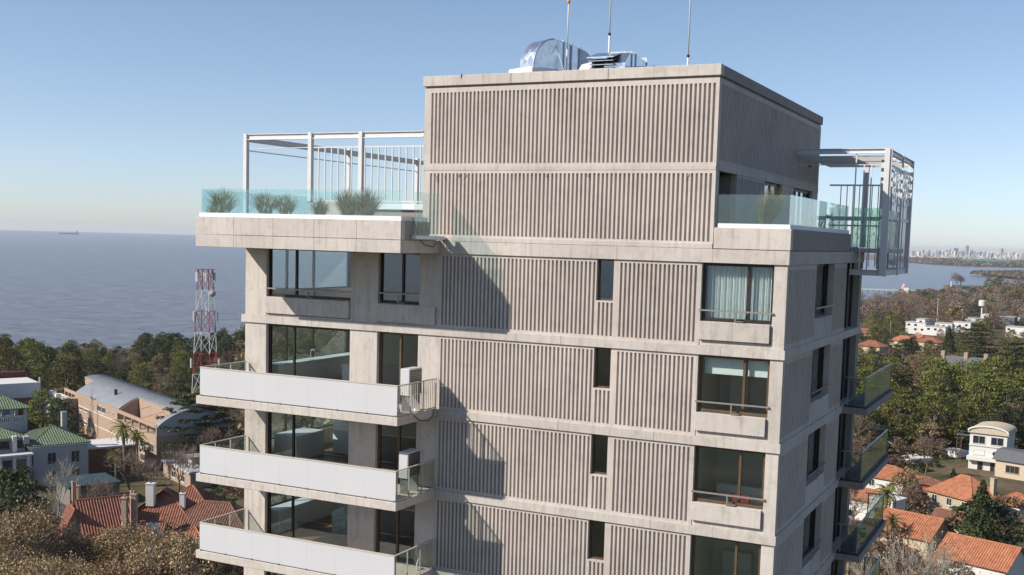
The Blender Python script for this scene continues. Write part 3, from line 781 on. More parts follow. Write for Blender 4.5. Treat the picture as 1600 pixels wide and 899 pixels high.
# perforated panel of small square plates, fixed outside the slats
rr = random.Random(3)
for i in range(15):
    for j in range(11):
        if rr.random() < .52:
            y = 12.5 + i * .345; z = 2.30 + j * .136
            pc('square_plate', MB().box(CX + .016, CX + .03, y, y + .32, z, z + .13))
for i in range(18):
    y = 11.25 + i * .36; pc('ceiling_slat', MB().box(TX1 + .05, CX - .12, y - .02, y + .10, 4.12, 4.145))
part('glass_panel', MB().box(-.20, .84, CY0 + .20, CY0 + .212, .60, 2.14), 'green_screen_glass', pr_)
part('glass_panel', MB().box(.84, .852, CY0 + .25, 16.9, .60, 2.14), 'green_screen_glass', pr_)
m = MB(); m.bar((-1.6, CY0 + .3, 1.72), (.84, CY0 + .3, 1.72), .05, .16); m.bar((-1.2, CY0 + .5, 1.45), (.84, CY0 + .5, 1.45), .05, .06); pc('rail', m)
pc('platform', MB().bevelbox(-.19, .95, CY0 + .15, 17.6, .40, .58, .01), 'weathered_steel')
pc('platform_wall', MB().box(-.14, -.02, CY0 + .2, 13.3, -.24, .39), 'bronze_frame')
pc('bench', MB().bevelbox(.1, .9, 15.6, 16.3, -.1, .12, .02), 'white_flashing')

# ------------------------------------------------------------------ roof equipment
def arc(cx, cy, r, a0, a1, n): return [(cx + r * math.cos(math.radians(a0 + (a1 - a0) * i / n)), cy + r * math.sin(math.radians(a0 + (a1 - a0) * i / n))) for i in range(n + 1)]


RZ = 5.70
du = thing('ventilation_duct', 'big bright galvanised ventilation duct elbow on a white box, at the roof edge', 'duct', (-10.19, 2.9, RZ), math.radians(-25))
dz = 6.78 - RZ


def pd(name, m, mat='galvanised_steel', smooth=False): return part(name, m, mat, du, True, smooth=smooth)


pd('base_box', MB().bevelbox(-1.25, .12, -.15, 1.0, 0, dz - .02, .03), 'white_flashing')
A_ = arc(.98, dz, .98, 180, 90, 12)
pd('duct_elbow', MB().prism([(0, dz)] + [(a, dz + (c_ - dz) * 1.10) for a, c_ in A_] + [(1.42, dz + 1.06), (1.42, dz)], 0, -.78, 0))
pd('duct_section', MB().prism([(1.44, dz), (1.44, dz + 1.05), (2.2, dz + .93), (2.2, dz)], 0, -.76, -.02))
pd('duct_elbow', MB().prism([(2.22, dz - .1), (2.22, dz + .93)] + arc(2.15, dz - .12, 1.02, 84, 4, 10) + [(2.85, dz - .3)], 0, -.76, -.02), 'weathered_steel')
for y_, h_ in ((1.43, 1.10), (1.80, 1.03), (2.21, .97)): pd('flange', MB().box(-.82, .035, y_ - .018, y_ + .018, dz - .02, dz + h_), 'weathered_steel')
pd('flange', MB().prism([(a * .98 - .02 + .02, dz + (c_ - dz) * 1.12) for a, c_ in A_] + [(a * .96 + .04, dz + (c_ - dz) * 1.06) for a, c_ in reversed(A_)], 0, .002, .02), 'weathered_steel')
pd('support', MB().box(-.6, .15, 1.2, 2.0, dz - .36, dz - .05), 'brown_frame')
pt_ = single('duct_cover', MB().prism([(-.38, 0), (-.5, .3), (-.3, .62), (.1, .70), (.35, .45), (.3, 0)], 1, 0, .06), 'white_flashing', 'pale curved metal cover leaning between the two roof ducts', 'cover', (-8.3, 3.6, 6.25))
d2 = thing('louvred_duct', 'smaller galvanised duct with a dark louvred mouth, right of the big elbow', 'duct', (-7.9, 3.2, RZ))
part('duct_body', MB().prism([(2.3, 6.35), (2.3, 6.66), (2.75, 7.06)] + arc(3.3, 6.7, .42, 120, 60, 4) + [(4.4, 6.98), (4.4, 6.35)], 0, -8.15, -7.38), 'galvanised_steel', d2)
part('duct_body', MB().bevelbox(-7.4, -6.6, 3.2, 4.6, 6.0, 6.66, .03), 'galvanised_steel', d2)
hd = MB(); hd.hexa([(-8.7, 2.05, 6.82), (-7.72, 2.05, 6.82), (-7.72, 3.0, 7.10), (-8.7, 3.0, 7.10), (-8.7, 2.05, 6.86), (-7.72, 2.05, 6.86), (-7.72, 3.0, 7.14), (-8.7, 3.0, 7.14)]); part('hood', hd, 'galvanised_steel', d2)
part('intake_box', MB().box(-8.66, -7.76, 2.4, 3.0, 5.9, 6.84), 'black_rubber', d2)
for i in range(5): part('louvre', MB().hexa([(-8.66, 2.1 + .03 * i, 6.72 - i * .13), (-7.75, 2.1 + .03 * i, 6.72 - i * .13), (-7.75, 2.35, 6.78 - i * .13), (-8.66, 2.35, 6.78 - i * .13), (-8.66, 2.1 + .03 * i, 6.74 - i * .13), (-7.75, 2.1 + .03 * i, 6.74 - i * .13), (-7.75, 2.35, 6.80 - i * .13), (-8.66, 2.35, 6.80 - i * .13)]), 'weathered_steel', d2)
for y in (2.9, 3.3, 4.4): part('flange', MB().box(-8.17, -7.35, y - .015, y + .015, 6.35, 7.14), 'weathered_steel', d2)
part('support', MB().box(-8.1, -7.4, 2.5, 4.3, RZ, 6.349), 'brown_frame', d2)
d2.location.x += .95
single('roof_hatch', MB().bevelbox(0, 1.0, 0, 1.2, 0, .78, .03), 'galvanised_steel', 'low flat metal box at the right end of the roof ducts', 'box', (-6.6, 3.2, RZ))
for (x, top, col_, lab, jz) in ((-9.36, 9.6, None, 'short roof mast with an orange ball near its tip', None), (-7.72, 12.0, None, 'middle white antenna mast with a dark joint half way up', 7.95), (-4.76, 12.0, None, 'rightmost white antenna mast rising near the roof corner', 7.05)):
    t = thing('antenna_mast', lab, 'mast', (x, 4.0, RZ), 0, 'antenna masts on the roof')
    part('pole', MB().tube([(x, 4, RZ), (x, 4, jz or 7.5)], .036 if jz else .028, 8), 'white_steel', t, smooth=True); part('pole', MB().tube([(x, 4, (jz or 7.5)), (x, 4, top)], .026 if jz else .022, 8), 'white_steel', t, smooth=True)
    if jz: part('joint', MB().tube([(x, 4, jz - .03), (x, 4, jz + .05)], .055, 8), 'bronze_frame', t)
    else:
        simple('orange_ball', (.75, .22, .04), .5); part('ball', MB().tube([(x, 4, 9.12), (x, 4, 9.17), (x, 4, 9.24), (x, 4, 9.30)], [.02, .06, .06, .02], 8), 'orange_ball', t, smooth=True)
        part('guy_wire', MB().tube([(x - .4, 3.9, 7.68), (x + .35, 3.2, 6.3)], .012, 4), 'white_steel', t)


# ------------------------------------------------------------------ ornamental grasses on the terraces
def grass_mesh(n, hgt, spread, seed, lean=(0, 0), w=.014):
    r = random.Random(seed); m = MB()
    for i in range(n):
        a = r.uniform(0, 2 * math.pi); k = r.random() ** .6; L = hgt * r.uniform(.6, 1.1); sp = spread * k
        bx, by = .12 * k * math.cos(a), .12 * k * math.sin(a); dx, dy = math.cos(a) * sp + lean[0], math.sin(a) * sp + lean[1]
        ww = w * r.uniform(.6, 1.2); px_, py_ = -math.sin(a) * ww, math.cos(a) * ww; prev = None; N = 4
        for q in range(N + 1):
            u = q / N; z = L * (u - .22 * k * u * u); x = bx + dx * u * u; y = by + dy * u * u; f = (1 - u) * .9 + .08
            cur_ = ((x - px_ * f, y - py_ * f, z), (x + px_ * f, y + py_ * f, z))
            if prev: m.face(prev[0], prev[1], cur_[1], cur_[0])
            prev = cur_
    return m


gd = {1: grass_mesh(760, 1.05, .55, 1, w=.018).mesh('ornamental_grass', 'grass_blade'), 2: grass_mesh(560, .95, .44, 2, w=.018).mesh('ornamental_grass', 'grass_blade'), 3: grass_mesh(900, 1.55, .8, 3, (.3, 0), .018).mesh('ornamental_grass', 'grass_blade')}
for px, kk, yy, sc_, lab in ((349, 1, -2.0, 1.05, 'leftmost grass tuft behind the patterned glass of the left terrace'), (332, 2, -1.9, .6, 'tiny low grass tuft hugging the leftmost big one'),
                             (415, 1, -2.0, .95, 'second grass tuft from the left, right of the corner post'), (446, 1, -1.95, .9, 'third grass tuft, touching the second'),
                             (500, 2, -2.0, .85, 'small grass tuft in front of the concrete planter'), (543, 2, -2.0, 1.15, 'slender grass tuft between two pergola posts'),
                             (574, 2, -1.95, 1.2, 'rightmost grass tuft of the left terrace')):
    p = at(px, 335, yy, 1); g = link('ornamental_grass', gd[kk], None, (p[0], yy, 1.0), rnd.uniform(0, 6)); g.scale = (sc_ * 1.15, sc_ * 1.15, sc_ * 1.05)
    tag(g, lab, 'grass plant', 'grass tufts along the left terrace')
g = link('ornamental_grass', gd[3], None, (-1.05, .85, .98)); tag(g, 'large leaning clump of feathery grass in the right terrace corner', 'grass plant')
g.scale = (.85, .85, .95)
for i, (y, s_) in enumerate(((5.6, .8), (7.2, .7), (8.6, .9))):
    m = MB(); r = random.Random(i)
    for q in range(60):
        zz_ = r.uniform(.15, 1.2); a = r.uniform(0, 6.28); L = .22 * (1.3 - zz_ * .7)
        m.bar((0, 0, zz_), (math.cos(a) * L, math.sin(a) * L, zz_ + .12), .012); m.face((math.cos(a) * L, math.sin(a) * L, zz_ + .08), (math.cos(a) * L * 1.3, math.sin(a) * L * 1.3, zz_ + .12), (math.cos(a) * L * 1.1, math.sin(a) * L * 1.3, zz_ + .2), (math.cos(a) * L * .9, math.sin(a) * L, zz_ + .16))
    m.tube([(0, 0, 0), (0, 0, 1.2)], .015, 5); pl = single('potted_shrub', m, 'leaf_dark', 'thin dark shrub, %s one behind the right terrace glass' % ('nearest', 'middle', 'farthest')[i], 'shrub', (-.55, y, .62), group='thin shrubs behind the right terrace glass'); pl.scale = (s_, s_, s_)

simple('red_cloth', (.35, .04, .04), .8)
z = -3 * H + TB
furn('armchair', [(-1.75, -1.15, .62, 1.15, z, z + .48), (-1.75, -1.15, 1.05, 1.2, z + .48, z + .95)], 'red_cloth', 'red armchair close behind the third right window from the top', 'armchair')
m = MB(); m.tube([(0, 0, 0), (0, 0, .68), (0, 0, .70), (0, 0, .74)], [.05, .05, .42, .42], 16)
single('round_table', m, 'counter_white', 'round white table behind the wide pane of the third right window', 'table', (-2.2, .85, z))
furn('low_bookcase', [(-2.6, -1.6, 3.4, 3.8, -4 * H + TB, -4 * H + TB + 1.3)], 'interior_white', 'pale bookcase deep inside the fourth right window from the top', 'bookcase')
furn('tall_bookcase', [(-2.6, -2.0, 3.4, 3.8, -2 * H + TB, -2 * H + TB + 2.1)], 'interior_white', 'tall pale bookcase behind the half lowered blinds', 'bookcase')
# ------------------------------------------------------------------ ground, water
simple('park_green', (.07, .085, .03), .95, var=.4, scale=.08, col2=(.10, .075, .04))
simple('far_land', (.085, .080, .05), .95, var=.45, scale=.01)
simple('asphalt_road', (.055, .055, .055), .9, var=.25)
simple('pavement', (.27, .25, .22), .9, var=.2)


def ground_mat():
    t = NT('ground_soil'); co = t.coord(); a = t.noise(co, .035, 6, .65); b = t.noise(co, .5, 5, .7)
    r = t.ramp(a, 0, [(.34, (.045, .055, .02)), (.48, (.075, .075, .032)), (.58, (.12, .09, .055)), (.72, (.17, .135, .09))])
    r2 = t.ramp(b, 0, [(.3, (.7, .7, .7)), (.7, (1.15, 1.15, 1.15))]); m = t.mixc(r, 0, r2, 0, 1.0, 'MULTIPLY')
    t.l(m, 2, t.b, 'Base Color'); t.bump(b, 0, .6, .3); t.done(.95, 0, .1)


ground_mat()


def water_mat():
    t = NT('river_water'); co = t.coord((1, 1, 1), 'Object'); a = t.noise(co, .16, 7, .72); cb_ = t.coord((.25, 1, 1)); b = t.noise(cb_, .012, 5, .6)
    ad = t.n('Math', operation='MULTIPLY_ADD'); t.l(b, 0, ad, 0); ad.inputs[1].default_value = 2.0; t.l(a, 0, ad, 2)
    bp = t.bump(ad, 0, .9, 1.2)
    rp = t.coord((1, 1, 1)); rq = t.noise(rp, .045, 8, .8); r = t.ramp(rq, 0, [(.38, (.030, .034, .045)), (.62, (.150, .140, .155))]); t.l(r, 0, t.b, 'Base Color')
    t.b.inputs['IOR'].default_value = 1.33; t.done(.22, 0, .5)


water_mat()
WZ = -66.0
m = MB(); N = 160; RW = 14000.0
m.face(*[(CAM[0] + RW * math.cos(2 * math.pi * i / N), CAM[1] + RW * math.sin(2 * math.pi * i / N), WZ) for i in range(N)])
struct('water', m, 'river_water')

# coastline (land lies on the camera's side)
shore = [(-1500, -700), (-1100, 0), (-760, 230), (-540, 345), (-478, 372), (-455, 402), (-440, 520), (-400, 800), (-330, 1150), (-250, 1440), (-222, 1560), (-158, 1720), (-128, 1800), (-60, 1900), (-30, 2300), (-70, 2800), (-170, 3080), (-262, 3240), (-190, 3420), (-60, 3700), (-50, 4700),
         (-215, 5180), (-440, 5000), (-610, 5350), (-735, 5640), (-880, 6100), (-1500, 7200), (-2300, 9000), (-2500, 11500), (-1000, 13500), (5000, 13500), (7000, -3000), (-1500, -3000)]
SH = np.array(shore, float)


def sdist(P):
    """signed distance to the coast, positive on land"""
    P = np.asarray(P, float); A = SH; B = np.roll(SH, -1, 0); best = np.full(len(P), 1e18); ins = np.zeros(len(P), bool)
    for a, b in zip(A, B):
        ab = b - a; t = np.clip(((P - a) @ ab) / (ab @ ab), 0, 1); d = np.hypot(*(P - (a + t[:, None] * ab)).T); best = np.minimum(best, d)
        c = ((a[1] > P[:, 1]) != (b[1] > P[:, 1])) & (P[:, 0] < (b[0] - a[0]) * (P[:, 1] - a[1]) / (b[1] - a[1] + 1e-12) + a[0]); ins ^= c
    return np.where(ins, best, -best)


def zland(d, far=False):
    d = np.asarray(d, float); top = -52.0 if not far else -60.0
    up = np.clip(d / 190.0, 0, 1); s = up * up * (3 - 2 * up)
    return np.where(d > 0, -65.6 + (top + 65.6) * s + np.clip(d * .02, 0, .4), -66.0 + np.maximum(d * .06, -4))


def ground_z(x, y):
    return float(zland(sdist([(x, y)]), y > 2000)[0])


def terrain(name, x0, x1, y0, y1, step, mat, far):
    xs = np.arange(x0, x1 + 1, step); ys = np.arange(y0, y1 + 1, step); X, Y = np.meshgrid(xs, ys)
    d = sdist(np.c_[X.ravel(), Y.ravel()]); Z = zland(d, far); nx = len(xs); keep = d > -step * 2.2
    if not far: Z = np.where(Y.ravel() > 1500, Z - (Y.ravel() - 1500) * .004 * (d > 60), Z)
    m = MB(); m.v = list(map(tuple, np.c_[X.ravel(), Y.ravel(), Z]))
    for j in range(len(ys) - 1):
        for i in range(nx - 1):
            a = j * nx + i
            if keep[a] or keep[a + 1] or keep[a + nx] or keep[a + nx + 1]: m.f.append((a, a + 1, a + nx + 1, a + nx)); m.mi.append(0)
    return struct(name, m, mat, smooth=True)


terrain('ground', -1160, 800, -700, 2000, 20, 'ground_soil', False)
terrain('far_shore_land', -2600, 3000, 2000, 13400, 100, 'far_land', True)

# street and paved strips at the lower left, lawn by the river
def sheet(name, pts, z, mat):
    m = MB(); m.face(*[(x, y, z) for x, y in pts]); return struct(name, m, mat)


def P2(px, py, z=GZ): p = at(px, py, z); return (p[0], p[1])


def strip(name, a, b, w, z, mat):
    a = Vector(a); b = Vector(b); d = (b - a).normalized(); n = Vector((-d.y, d.x)) * w / 2
    return sheet(name, [tuple(a - n), tuple(b - n), tuple(b + n), tuple(a + n)], z, mat)


A0, A1 = P2(-200, 880), P2(150, 960)
strip('pavement', P2(-260, 850), P2(330, 1010), 15, GZ + .42, 'pavement'); strip('road', P2(-260, 850), P2(330, 1010), 9, GZ + .43, 'asphalt_road')
strip('road', P2(120, 760), P2(40, 1000), 6, GZ + .424, 'asphalt_road')
strip('road', P2(1480, 900), P2(1330, 990), 7, GZ + .424, 'asphalt_road')
gp = [P2(1365, 905), P2(1480, 905), P2(1440, 862), P2(1370, 866)]; sheet('lawn', gp, GZ + .43, 'park_green')


# ------------------------------------------------------------------ trees
def rvec(r):
    while True:
        v = np.array([r.uniform(-1, 1), r.uniform(-1, 1), r.uniform(-1, 1)]); n = np.linalg.norm(v)
        if .05 < n < 1: return v / n


def leafcloud(P, size, seed, up=.35, name='crown', mat='leaf_olive', out=None, aspect=.6):
    """one small quad per point, turned at random but leaning outward and up"""
    g = np.random.RandomState(seed); N = len(P); P = np.asarray(P, float)
    n = g.normal(size=(N, 3)); n /= np.linalg.norm(n, axis=1)[:, None]; n += np.array([0, 0, up])
    if out is not None: n += out * .6
    n /= np.linalg.norm(n, axis=1)[:, None]
    t = np.cross(n, g.normal(size=(N, 3))); t /= np.linalg.norm(t, axis=1)[:, None]; b = np.cross(n, t)
    s = size * g.uniform(.6, 1.35, (N, 1)); t = t * s * .5; b = b * s * .5 * aspect
    V = np.stack([P - t, P - b, P + t, P + b], 1).reshape(-1, 3)
    me = bpy.data.meshes.new(name); me.vertices.add(4 * N); me.vertices.foreach_set('co', V.ravel())
    me.loops.add(4 * N); me.loops.foreach_set('vertex_index', np.arange(4 * N)); me.polygons.add(N); me.polygons.foreach_set('loop_start', np.arange(0, 4 * N, 4))
    me.materials.append(MATS[mat]); me.update(calc_edges=True); me.validate(); return me


def clump_points(r, centres, rad, per, flat=.75):
    P = []; O = []
    for c, k in centres:
        for _ in range(per):
            v = rvec(r)
            if v[2] < -.25: v[2] *= -.6
            q = np.array([v[0], v[1], v[2] * flat]) * rad * k * (r.uniform(.55, 1.05)); P.append(c + q); O.append(v)
    return np.array(P), np.array(O)


def broad_tree(seed, R, Hh, nc, per, leaf, mat, base=.30, rad=None):
    """dome of leaf clumps over forked limbs; unit metres"""
    r = random.Random(seed); cs = []; rad = rad or R * .34
    for i in range(nc):
        a = i * 2.39996 + r.uniform(-.4, .4); u = (i + .5) / nc; k = math.sqrt(u)
        zz = Hh * (base + (1 - base) * (1 - u ** 1.25) * r.uniform(.80, 1.0)) - rad * .3
        q = np.array([math.cos(a) * R * k * r.uniform(.75, 1.02), math.sin(a) * R * k * r.uniform(.75, 1.02), zz]); cs.append((q, r.uniform(.65, 1.2)))
        if u > .5 and r.random() < .8: cs.append((q * np.array([.8, .8, 1]) - np.array([0, 0, Hh * r.uniform(.12, .25)]), r.uniform(.6, .95)))
    P, O = clump_points(r, cs, rad, per); crown = leafcloud(P, leaf, seed, .35, 'crown', mat, O)
    t = MB(); t.tube([(0, 0, -1), (0, 0, Hh * .12), (.1 * R * .2, 0, Hh * .38)], [Hh * .035, Hh * .028, Hh * .02], 7)
    for q, k in cs[::3]: t.tube([(0, 0, Hh * .3), tuple(q * np.array([.45, .45, .72])), tuple(q)], [Hh * .014, Hh * .008, .04], 4, False)
    return t.mesh('trunk', 'bark', smooth=True), crown


def branchy(seed, Hh, spread, depth, mat, thick=1.0, fine=1.0, pale=False, leaves=0, leaf=.2, leafmat='leaf_dry', nb=4, twigs=6):
    """leafless or thinly leaved tree: forking limbs, then twigs as slivers"""
    r = random.Random(seed); t = MB(); tips = []; tw = MB()

    def grow(p, d, L, rad, lev):
        q = p + d * L * .5 + Vector((r.uniform(-1, 1), r.uniform(-1, 1), r.uniform(-.3, .6))) * L * .07; e = q + (d + Vector((r.uniform(-.2, .2), r.uniform(-.2, .2), .12))).normalized() * L * .5
        t.tube([p, q, e], [rad, rad * .8, rad * .6], 6 if lev < 2 else 3, False)
        if lev >= depth:
            tips.append((e, d))
            for _ in range(twigs):
                dd = (d + Vector((r.uniform(-1, 1), r.uniform(-1, 1), r.uniform(-.4, .9))) * .85).normalized(); o = p.lerp(e, r.uniform(.1, 1)); f = o + dd * L * r.uniform(.5, 1.15)
                s = dd.cross(Vector((r.uniform(-1, 1), r.uniform(-1, 1), r.uniform(-1, 1)))).normalized() * .028 * fine * Hh / 10; tw.face(o - s, o + s, f); tips.append((f, dd))
            return
        k = nb if lev else nb + 1; a0 = r.uniform(0, 6.28)
        for i in range(k):
            a = a0 + i * 6.283 / k + r.uniform(-.4, .4); tilt = spread * r.uniform(.6, 1.15) * (1 if lev else .75)
            u = d.cross(Vector((1, 0, 0)) if abs(d.x) < .8 else Vector((0, 1, 0))).normalized(); v = d.cross(u)
            dd = (d * math.cos(tilt) + (u * math.cos(a) + v * math.sin(a)) * math.sin(tilt)).normalized()
            grow(p.lerp(e, r.uniform(.65, 1)), dd, L * r.uniform(.62, .82), rad * .55, lev + 1)

    grow(Vector((0, 0, -.8)), Vector((0, 0, 1)), Hh * .36, Hh * .022 * thick, 0)
    mt = t.mesh('trunk', mat, smooth=True); mc = tw.mesh('twigs', mat)
    if leaves:
        g = np.random.RandomState(seed); T = np.array([tuple(p) for p, d in tips]); idx = g.randint(0, len(T), leaves)
        P = T[idx] + g.normal(size=(leaves, 3)) * Hh * .022; return mt, mc, leafcloud(P, leaf, seed, .2, 'crown', leafmat)
    return mt, mc


def cedar(seed, Hh, R, mat='leaf_cedar', per=420, tiers=8, leaf=.55):
    r = random.Random(seed); t = MB(); t.tube([(0, 0, -1), (0, 0, Hh * .5), (0, 0, Hh * .97)], [Hh * .03, Hh * .02, .06], 7); P = []
    for i in range(tiers):
        u = i / (tiers - 1); z = Hh * (.22 + .74 * u); RR = R * (1 - .72 * u ** 1.3); k = 7 if u < .6 else 5
        for j in range(k):
            a = j * 6.283 / k + i * .7 + r.uniform(-.3, .3); L = RR * r.uniform(.65, 1.1); dz = L * r.uniform(-.02, .12)
            t.tube([(0, 0, z), (math.cos(a) * L, math.sin(a) * L, z + dz)], [Hh * .009, .04], 4, False)
            for _ in range(per // 2):
                s = r.uniform(.15, 1.05) ** .7; w = L * .30 * (1.1 - s * .4); P.append((math.cos(a) * L * s + r.uniform(-w, w), math.sin(a) * L * s + r.uniform(-w, w), z + dz * s + r.uniform(-.25, .28)))
    return t.mesh('trunk', 'bark', smooth=True), leafcloud(np.array(P), leaf, seed, 1.0, 'crown', mat)


def conifer(seed, Hh, R, mat='leaf_dark', n=3200, leaf=.5):
    r = random.Random(seed); P = []; t = MB(); t.tube([(0, 0, -1), (0, 0, Hh)], [Hh * .03, .05], 6)
    for _ in range(n):
        u = r.random() ** .8; a = r.uniform(0, 6.283); lob = 1 + .22 * math.sin(a * 5 + u * 19) + .15 * math.sin(u * 40); rr_ = R * (1 - u) ** .8 * lob * (r.uniform(.55, 1.05)); P.append((math.cos(a) * rr_, math.sin(a) * rr_, Hh * (.06 + .94 * u) - rr_ * .15))
    return t.mesh('trunk', 'bark'), leafcloud(np.array(P), leaf, seed, .5, 'crown', mat)


def palm(seed, Hh, L=3.0, n=26, mat='leaf_palm'):
    r = random.Random(seed); t = MB(); t.tube([(0, 0, -.5), (.1, 0, Hh * .5), (.25, 0, Hh)], [.34, .24, .28], 8); c = MB()
    for i in range(n):
        a = i * 2.4 + r.uniform(-.2, .2); el = math.radians(80 - 115 * (i / n)); prev = None; N = 7; ll = L * r.uniform(.85, 1.1)
        x = y = 0; z = 0; e = el
        for q in range(N + 1):
            w = .42 * math.sin(min(1, (q + .7) / N) * 2.9) + .03; px_, py_ = -math.sin(a) * w, math.cos(a) * w; c0 = (.25 + x * math.cos(a), x * math.sin(a), Hh + z)
            cur_ = ((c0[0] - px_, c0[1] - py_, c0[2] - w * .45), c0, (c0[0] + px_, c0[1] + py_, c0[2] - w * .45))
            if prev:
                # split leaflets: leave gaps between alternating slivers
                c.face(prev[1], cur_[1], cur_[0]); c.face(prev[1], cur_[2], cur_[1])
                mid = tuple((prev[1][k] + cur_[1][k]) / 2 for k in range(3)); c.face(mid, tuple((cur_[0][k] * .6 + prev[0][k] * .4) for k in range(3)), prev[1]); c.face(mid, prev[1], tuple((cur_[2][k] * .6 + prev[2][k] * .4) for k in range(3)))
            prev = cur_; x += math.cos(e) * ll / N; z += math.sin(e) * ll / N; e -= .26
    return t.mesh('trunk', 'bark', smooth=True), c.mesh('crown', mat)


KIND = {}
KIND['olive'] = [broad_tree(s, 6.6, 16, 40, 84, .62, 'leaf_olive', .12) for s in (11, 12, 13, 14)]
KIND['dark'] = [broad_tree(s, 5.2, 12, 30, 78, .60, 'leaf_dark', .12) for s in (21, 22, 23)]
KIND['mixed'] = [broad_tree(s, 4.6, 10, 24, 60, .55, 'leaf_rust', .12) for s in (31, 32)]
KIND['yellow'] = [broad_tree(s, 3.6, 8, 18, 60, .5, 'leaf_yellow', .2) for s in (41,)]
KIND['haze'] = [branchy(s, 13, .62, 4, 'twig_haze', nb=3, twigs=9) for s in (51, 52, 53)]
KIND['bare'] = [branchy(s, 13, .50, 3, 'bark_white', nb=4, twigs=10, thick=.62, fine=.55) for s in (61, 62, 63)]
KIND['dry'] = [branchy(s, 14, .68, 4, 'bark_pale', nb=4, twigs=5, leaves=7500, leaf=.33) for s in (71, 72, 73)]
KIND['thin'] = [branchy(s, 14, .46, 3, 'bark_white', nb=3, twigs=12, thick=.62, fine=.55, leaves=500, leaf=.2) for s in (81, 82)]
KIND['cedar'] = [cedar(s, 16, 9) for s in (91, 92)]
KIND['conifer'] = [conifer(s, 14, 4.2) for s in (95,)]
KIND['palm'] = [palm(s, 9) for s in (97, 98)]
KIND['bush'] = [broad_tree(s, 2.4, 3.2, 14, 60, .42, 'leaf_dark', .1) for s in (99, 100)]
KIND['far'] = [broad_tree(s, 6.0, 12, 16, 34, 1.3, m_, .12, 2.9) for s, m_ in ((101, 'leaf_dark'), (102, 'leaf_olive'))]
KIND['farbrown'] = [broad_tree(s, 6.4, 12, 16, 34, 1.3, m_, .12, 3.0) for s, m_ in ((103, 'leaf_rust'), (104, 'twig_haze'))]
NAME = dict(olive='evergreen_tree', dark='evergreen_tree', mixed='russet_tree', yellow='yellow_tree', haze='bare_tree', bare='bare_tree', dry='plane_tree', thin='plane_tree', cedar='cedar_tree', conifer='conifer_tree', palm='palm_tree', bush='garden_shrub', far='evergreen_tree', farbrown='bare_tree')
TN = {}


def tree(kind, x, y, label, group=None, s=1.0, z=None, h=1.0, cat='tree'):
    v = rnd.choice(KIND[kind]); z = ground_z(x, y) if z is None else z
    t = thing(NAME[kind], label, cat, (x, y, z), rnd.uniform(0, 6.28), group); t.scale = (s * rnd.uniform(.93, 1.07), s, s * h)
    for me in v: link(me.name.split('.')[0], me, t)
    return t


def where(px, d, zone):
    cols = ((-60, 'at the left edge'), (62, 'above the sports hall corner'), (125, 'behind the vaulted roof ridge'), (215, 'left of the mast'), (300, 'behind the mast'), (345, 'between the mast and the tower'),
            (1320, 'just right of the tower'), (1375, 'right of the side balconies'), (1425, 'left of the big conifer'), (1480, 'below the white villas'), (1535, 'towards the right side'), (1580, 'at the right edge'))
    if zone[0] == 410: cols = ((0, 'left part of the view'), (490, 'right part of the view'))
    if zone[2] >= 800: cols = ((-60, 'by the tower'), (1375, 'left of the thin pole'), (1464, 'left of the tank'), (1533, 'right of the tank'), (1580, 'at the right edge'))
    c_ = [t_ for a_, t_ in cols if px >= a_][-1]; k = (d - zone[2]) / (zone[3] - zone[2])
    return c_, ('nearest the town' if k < .2 else 'second rank' if k < .4 else 'midway' if k < .6 else 'farther back' if k < .8 else 'nearest the water')


def scatter(zone, n, mind, seed, kinds, label, group, smin=.8, smax=1.2, reject=None):
    """trees on random spots of a wedge (pixel columns x distances), kept apart"""
    r = random.Random(seed); pts = []; tries = 0
    while len(pts) < n and tries < n * 60:
        tries += 1
        px = r.uniform(zone[0], zone[1]); u = r.random(); d = math.sqrt(zone[2] ** 2 + u * (zone[3] ** 2 - zone[2] ** 2)); p = at_dist(px, d, 0)
        if any((p[0] - a) ** 2 + (p[1] - b) ** 2 < mind ** 2 for a, b in pts): continue
        if sdist([(p[0], p[1])])[0] < 6: continue
        if reject and reject(px, d, p): continue
        pts.append((p[0], p[1])); k = kinds[int(r.random() * len(kinds))]
        s_ = r.uniform(smin, smax); lb = label[NAME[k]] if isinstance(label, dict) else label; c_, dd = where(px, d, zone); q = (s_ - smin) / (smax - smin)
        tree(k, p[0], p[1], '%s %s %s, %s' % ('small' if q < .25 else 'middling' if q < .5 else 'tall' if q < .75 else 'very tall', lb, c_, dd), group, s_)
    return len(pts)


# wooded slope between the town and the river, left
LL = dict(evergreen_tree='evergreen on the riverside slope', russet_tree='rusty tree on the riverside slope', bare_tree='leafless tree on the riverside slope', yellow_tree='yellow green tree on the riverside slope')
scatter((-45, 62, 430, 585), 30, 9, 1, ['dark', 'olive', 'dark', 'mixed'], LL, 'trees of the riverside slope', .62, .85)
scatter((60, 225, 395, 545), 62, 7, 2, ['dark', 'dark', 'mixed', 'haze', 'olive'], LL, 'trees of the riverside slope', .36, .55)
scatter((60, 410, 335, 450), 64, 7.5, 3, ['dark', 'mixed', 'dark', 'olive', 'haze', 'yellow', 'mixed'], LL, 'trees of the riverside slope', .5, .8)
scatter((215, 420, 450, 585), 42, 8, 4, ['dark', 'dark', 'mixed', 'dark'], LL, 'trees of the riverside slope', .72, 1.0)
scatter((-45, 110, 300, 430), 22, 9, 5, ['dark', 'mixed', 'olive'], LL, 'trees of the riverside slope', .7, 1.0, reject=lambda px, d, p: d < 345 and px < 62)
for i, (px, py) in enumerate(((85, 553), (112, 549), (122, 548), (136, 546), (150, 545), (163, 545))):
    p = at(px, py, -63.5); tree('haze', p[0], p[1], 'small round headed tree lining the riverside lawn', 'small trees along the riverside lawn', .36)
sheet('lawn', [P2(82, 556, -64), P2(120, 551, -64.5), P2(205, 548, -63), P2(160, 560, -62)], -62.6, 'park_green')

